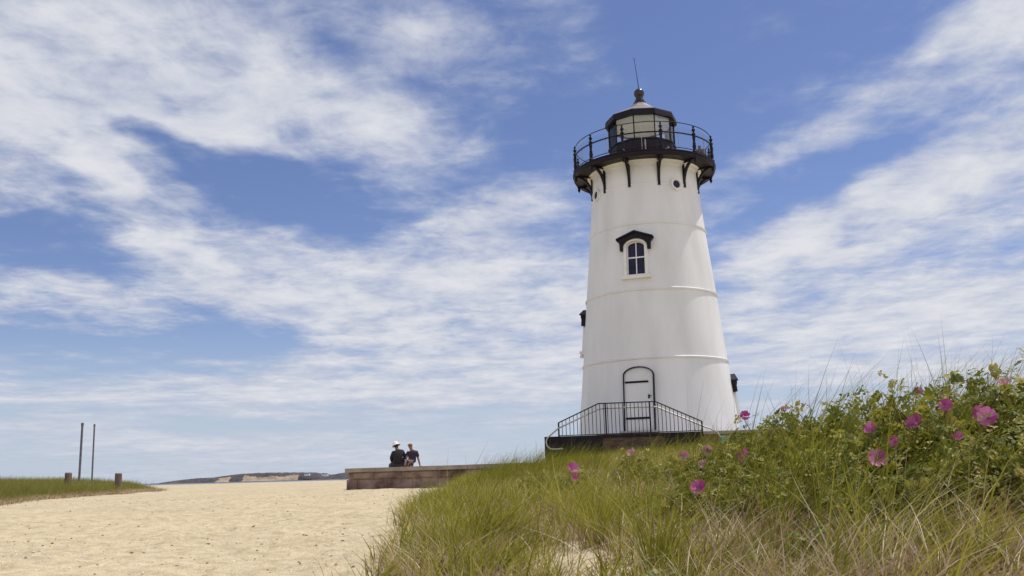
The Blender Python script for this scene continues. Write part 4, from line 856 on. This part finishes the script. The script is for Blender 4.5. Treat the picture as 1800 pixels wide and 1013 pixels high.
def petals(g, R_, cup, n=5, crumple=.0):
    Vs, Fs, Rr = [], [], []; b = 0
    for k in range(n):
        a = 2*math.pi*k/n+g.uniform(-.2, .2); ca, sa = math.cos(a), math.sin(a); tone = g.uniform(0, 1); rs = R_*g.uniform(.88, 1.1); tl = g.uniform(-.1, .12)
        nu, nv = 5, 5
        for i in range(nu):
            for j in range(nv):
                u = i/(nu-1); v_ = j/(nv-1)*2-1; hw = .52*math.sin(min(u*1.05+.06, 1.3)*math.pi/2)**1.3*(1 if u < .9 else .80)
                r_ = rs*(.06+.94*u)*(1-.16*(u > .8)*(1-abs(v_))**2-.12*abs(v_)*u*u); x = r_; y = rs*hw*v_; z = rs*(cup+tl*2.2)*(u**1.6)+rs*.12*v_*v_*u+g.normal(0, 1)*rs*(.02+crumple)+.002*k
                Vs.append((x*ca-y*sa, x*sa+y*ca, z)); Rr.append(tone)
        for i in range(nu-1):
            for j in range(nv-1): Fs.append((b+i*nv+j, b+(i+1)*nv+j, b+(i+1)*nv+j+1, b+i*nv+j+1))
        b += nu*nv
    return np.array(Vs), np.array(Fs), np.array(Rr)
# px, py, radius in px, faded?, cup
FL = [(1005, 824, 11, 0, .5, 20), (1012, 842, 9, 0, .6, 20), (1228, 858, 13, 0, .35, 16), (1203, 800, 9, 1, .5, 15), (1243, 791, 10, 1, .5, 15), (1236, 816, 8, 1, .6, 15),
 (1308, 803, 12, 0, .5, 14), (1306, 733, 9, 0, .9, 7), (1378, 722, 7, 1, .9, 6), (1543, 808, 17, 0, .35, 11), (1612, 745, 15, 0, .5, 10), (1573, 779, 9, 0, .8, 10), (1532, 755, 11, 0, .7, 11),
 (1661, 714, 12, 0, .4, 9), (1612, 690, 9, 1, .7, 3), (1718, 724, 13, 0, .9, 8), (1737, 735, 16, 0, .4, 8), (1685, 773, 9, 0, .8, 22), (1765, 676, 11, 1, .6, 0), (1110, 798, 8, 1, .6, 19), (1388, 904, 9, 1, .7, 17)]
for i, (fx_, fy_, rp_, faded, cup, bi) in enumerate(FL):
    e, bc, rad, h_ = bushes[bi]; d = ray(fx_, fy_); S_ = np.array([1/rad, 1/rad, 1/h_])*.93
    o_ = (EYE-bc)*S_; dd_ = d*S_; A_ = dd_@dd_; B_ = o_@dd_; C_ = o_@o_-1; disc = B_*B_-A_*C_
    t_ = (-B_-math.sqrt(disc))/A_ if disc > 0 else -B_/A_
    P0 = EYE+d*t_; sz = rp_/1600*t_*.98
    g = np.random.default_rng(100+i); V_, F_, r_ = petals(g, sz, cup, 5, .07 if faded else .04)
    nrm = -d*.95+np.array([0, 0, .40])+g.normal(0, .28, 3); nrm /= np.linalg.norm(nrm); a_ = np.cross(nrm, (1, .2, .1)); a_ /= np.linalg.norm(a_); b_ = np.cross(nrm, a_)
    V_ = P0+V_[:, :1]*a_+V_[:, 1:2]*b_+V_[:, 2:]*nrm
    fo = np_mesh('flower', V_, F_, petal_f if faded else petal_m, e, r_, smooth=True)
    if faded: fo['label'] = 'faded pale pink flower'
    if cup < .65:
        m_ = MB(); ellipsoid(m_, P0+nrm*sz*.10, sz*.2, sz*.2, sz*.10, 8, 5, ax=(a_, b_, nrm))
        for q in range(14): t2 = q*2.4; m_.tube([P0+nrm*sz*.1, P0+nrm*sz*.22+(a_*math.cos(t2)+b_*math.sin(t2))*sz*.26], sz*.02, 3)
        st_ = m_.build('stamens', stam, fo); st_.matrix_parent_inverse = Matrix.Translation(-Vector(e.location))
    sm = MB(); root = bc+np.array([0, 0, h_*.3])+(P0-bc)*.35; sm.tube([P0-nrm*sz*.1, (P0+root)/2+np.array([0, 0, -.02]), root], .0032, 4); sm.build('stem', stemm, e)

# broad leaved plants low on the slope
brm = blade_mat('broad leaves', [(.07, .12, .02), (.13, .19, .03), (.20, .25, .05), (.36, .30, .05)], rough=.45, trans=.4)
for i, (p, py_, dist, sz, n, lab) in enumerate([(1405, 950, 4.6, .13, 26, 'bushy bright green broad leaved plant below the lilac flower'), (1155, 1000, 4.1, .09, 12, 'small broad leaved seedling at the bottom edge amid straw'), (1352, 975, 4.3, .07, 9, 'small yellowing broad leaved plant beside the bushy one')]):
    tp = at(p, py_, dist); g0 = float(ground(tp[0], tp[1])); g = np.random.default_rng(60+i); Vs, Rs = [], []; e = empty('leafy_plant', (tp[0], tp[1], g0)); tag(e, lab, 'plant')
    sm = MB()
    for k in range(n):
        a = g.uniform(0, 2*math.pi); el_ = g.uniform(.2, 1.2); base = np.array([tp[0], tp[1], g0])+np.array([math.cos(a), math.sin(a), 0])*sz*g.uniform(0, .6)+np.array([0, 0, g.uniform(0, sz*1.3)])
        d = np.array([math.cos(a)*math.cos(el_), math.sin(a)*math.cos(el_), math.sin(el_)]); s2 = np.cross((0, 0, 1), d); s2 /= np.linalg.norm(s2); u2 = np.cross(d, s2); l_ = sz*g.uniform(.5, .9)
        Vs.append(base+l_*(LT[:, :1]*d+LT[:, 1:2]*s2*1.25+LT[:, 2:]*u2*1.5-np.array([0, 0, .25])*LT[:, :1]**2)); Rs.append(np.full(8, g.uniform(.6, 1) if i == 2 else g.uniform(0, .85)))
        sm.tube([(tp[0], tp[1], g0-.02), base], .0035, 4, False)
    V = np.concatenate(Vs); F_ = (np.arange(n)[:, None, None]*8+LF[None]).reshape(-1, 4); me = bpy.data.meshes.new('leaves')
    me.from_pydata(V.tolist(), [], [tuple(q[:3]) if q[2] == q[3] else tuple(q) for q in F_.tolist()]); a = me.attributes.new('rnd', 'FLOAT', 'POINT'); a.data.foreach_set('value', np.concatenate(Rs).astype(np.float32)); me.update()
    link('leaves', me, brm, e); sm.build('stems', stemm, e)

# ------------------------------------------------------------------ shells, pebbles and scraps on the sand
def bits(name, n, cols, s0, s1, flat, lab, cat, seed):
    g = np.random.default_rng(seed); y = 4.5+24*g.uniform(0, 1, n)**1.8; x = -.62*y-1+(1.0+.62*y)*g.uniform(0, 1, n)**.8; x = np.minimum(x, edge_x(y)+.6)
    ico = np.array([(1, 0, 0), (0, 1, 0), (-1, 0, 0), (0, -1, 0), (.1, .1, 1), (0, 0, -.6)]); fc = np.array([(0, 1, 4), (1, 2, 4), (2, 3, 4), (3, 0, 4), (1, 0, 5), (2, 1, 5), (3, 2, 5), (0, 3, 5)])
    s_ = g.uniform(s0, s1, n)*(.85+y/60); a = g.uniform(0, 6.28, n); st_ = g.uniform(.4, 1, n); V = []
    P = ico[None]*g.uniform(.7, 1.3, (n, 6, 1))*np.stack([s_, s_*st_, s_*flat], -1)[:, None, :]
    ca, sa = np.cos(a)[:, None], np.sin(a)[:, None]; Q = np.stack([P[..., 0]*ca-P[..., 1]*sa+x[:, None], P[..., 0]*sa+P[..., 1]*ca+y[:, None], P[..., 2]+(ground(x, y)+s_*flat*.4)[:, None]], -1)
    F_ = (np.arange(n)[:, None, None]*6+fc[None]).reshape(-1, 3)
    m_ = blade_mat(name+' surface', cols, rough=.7, trans=0.0)
    tag(np_mesh(name, Q.reshape(-1, 3), F_, m_, None, np.repeat(g.uniform(0, 1, n), 6)), lab, cat, None, 'stuff')
bits('shell_fragments', 2600, [(.70, .66, .58), (.88, .86, .82)], .006, .015, .45, 'white shell fragments strewn over the beach', 'shells', 1)
bits('beach_debris', 1300, [(.08, .045, .03), (.20, .13, .08), (.36, .26, .17)], .005, .022, .45, 'brown seaweed scraps and pebbles strewn over the beach', 'debris', 2)
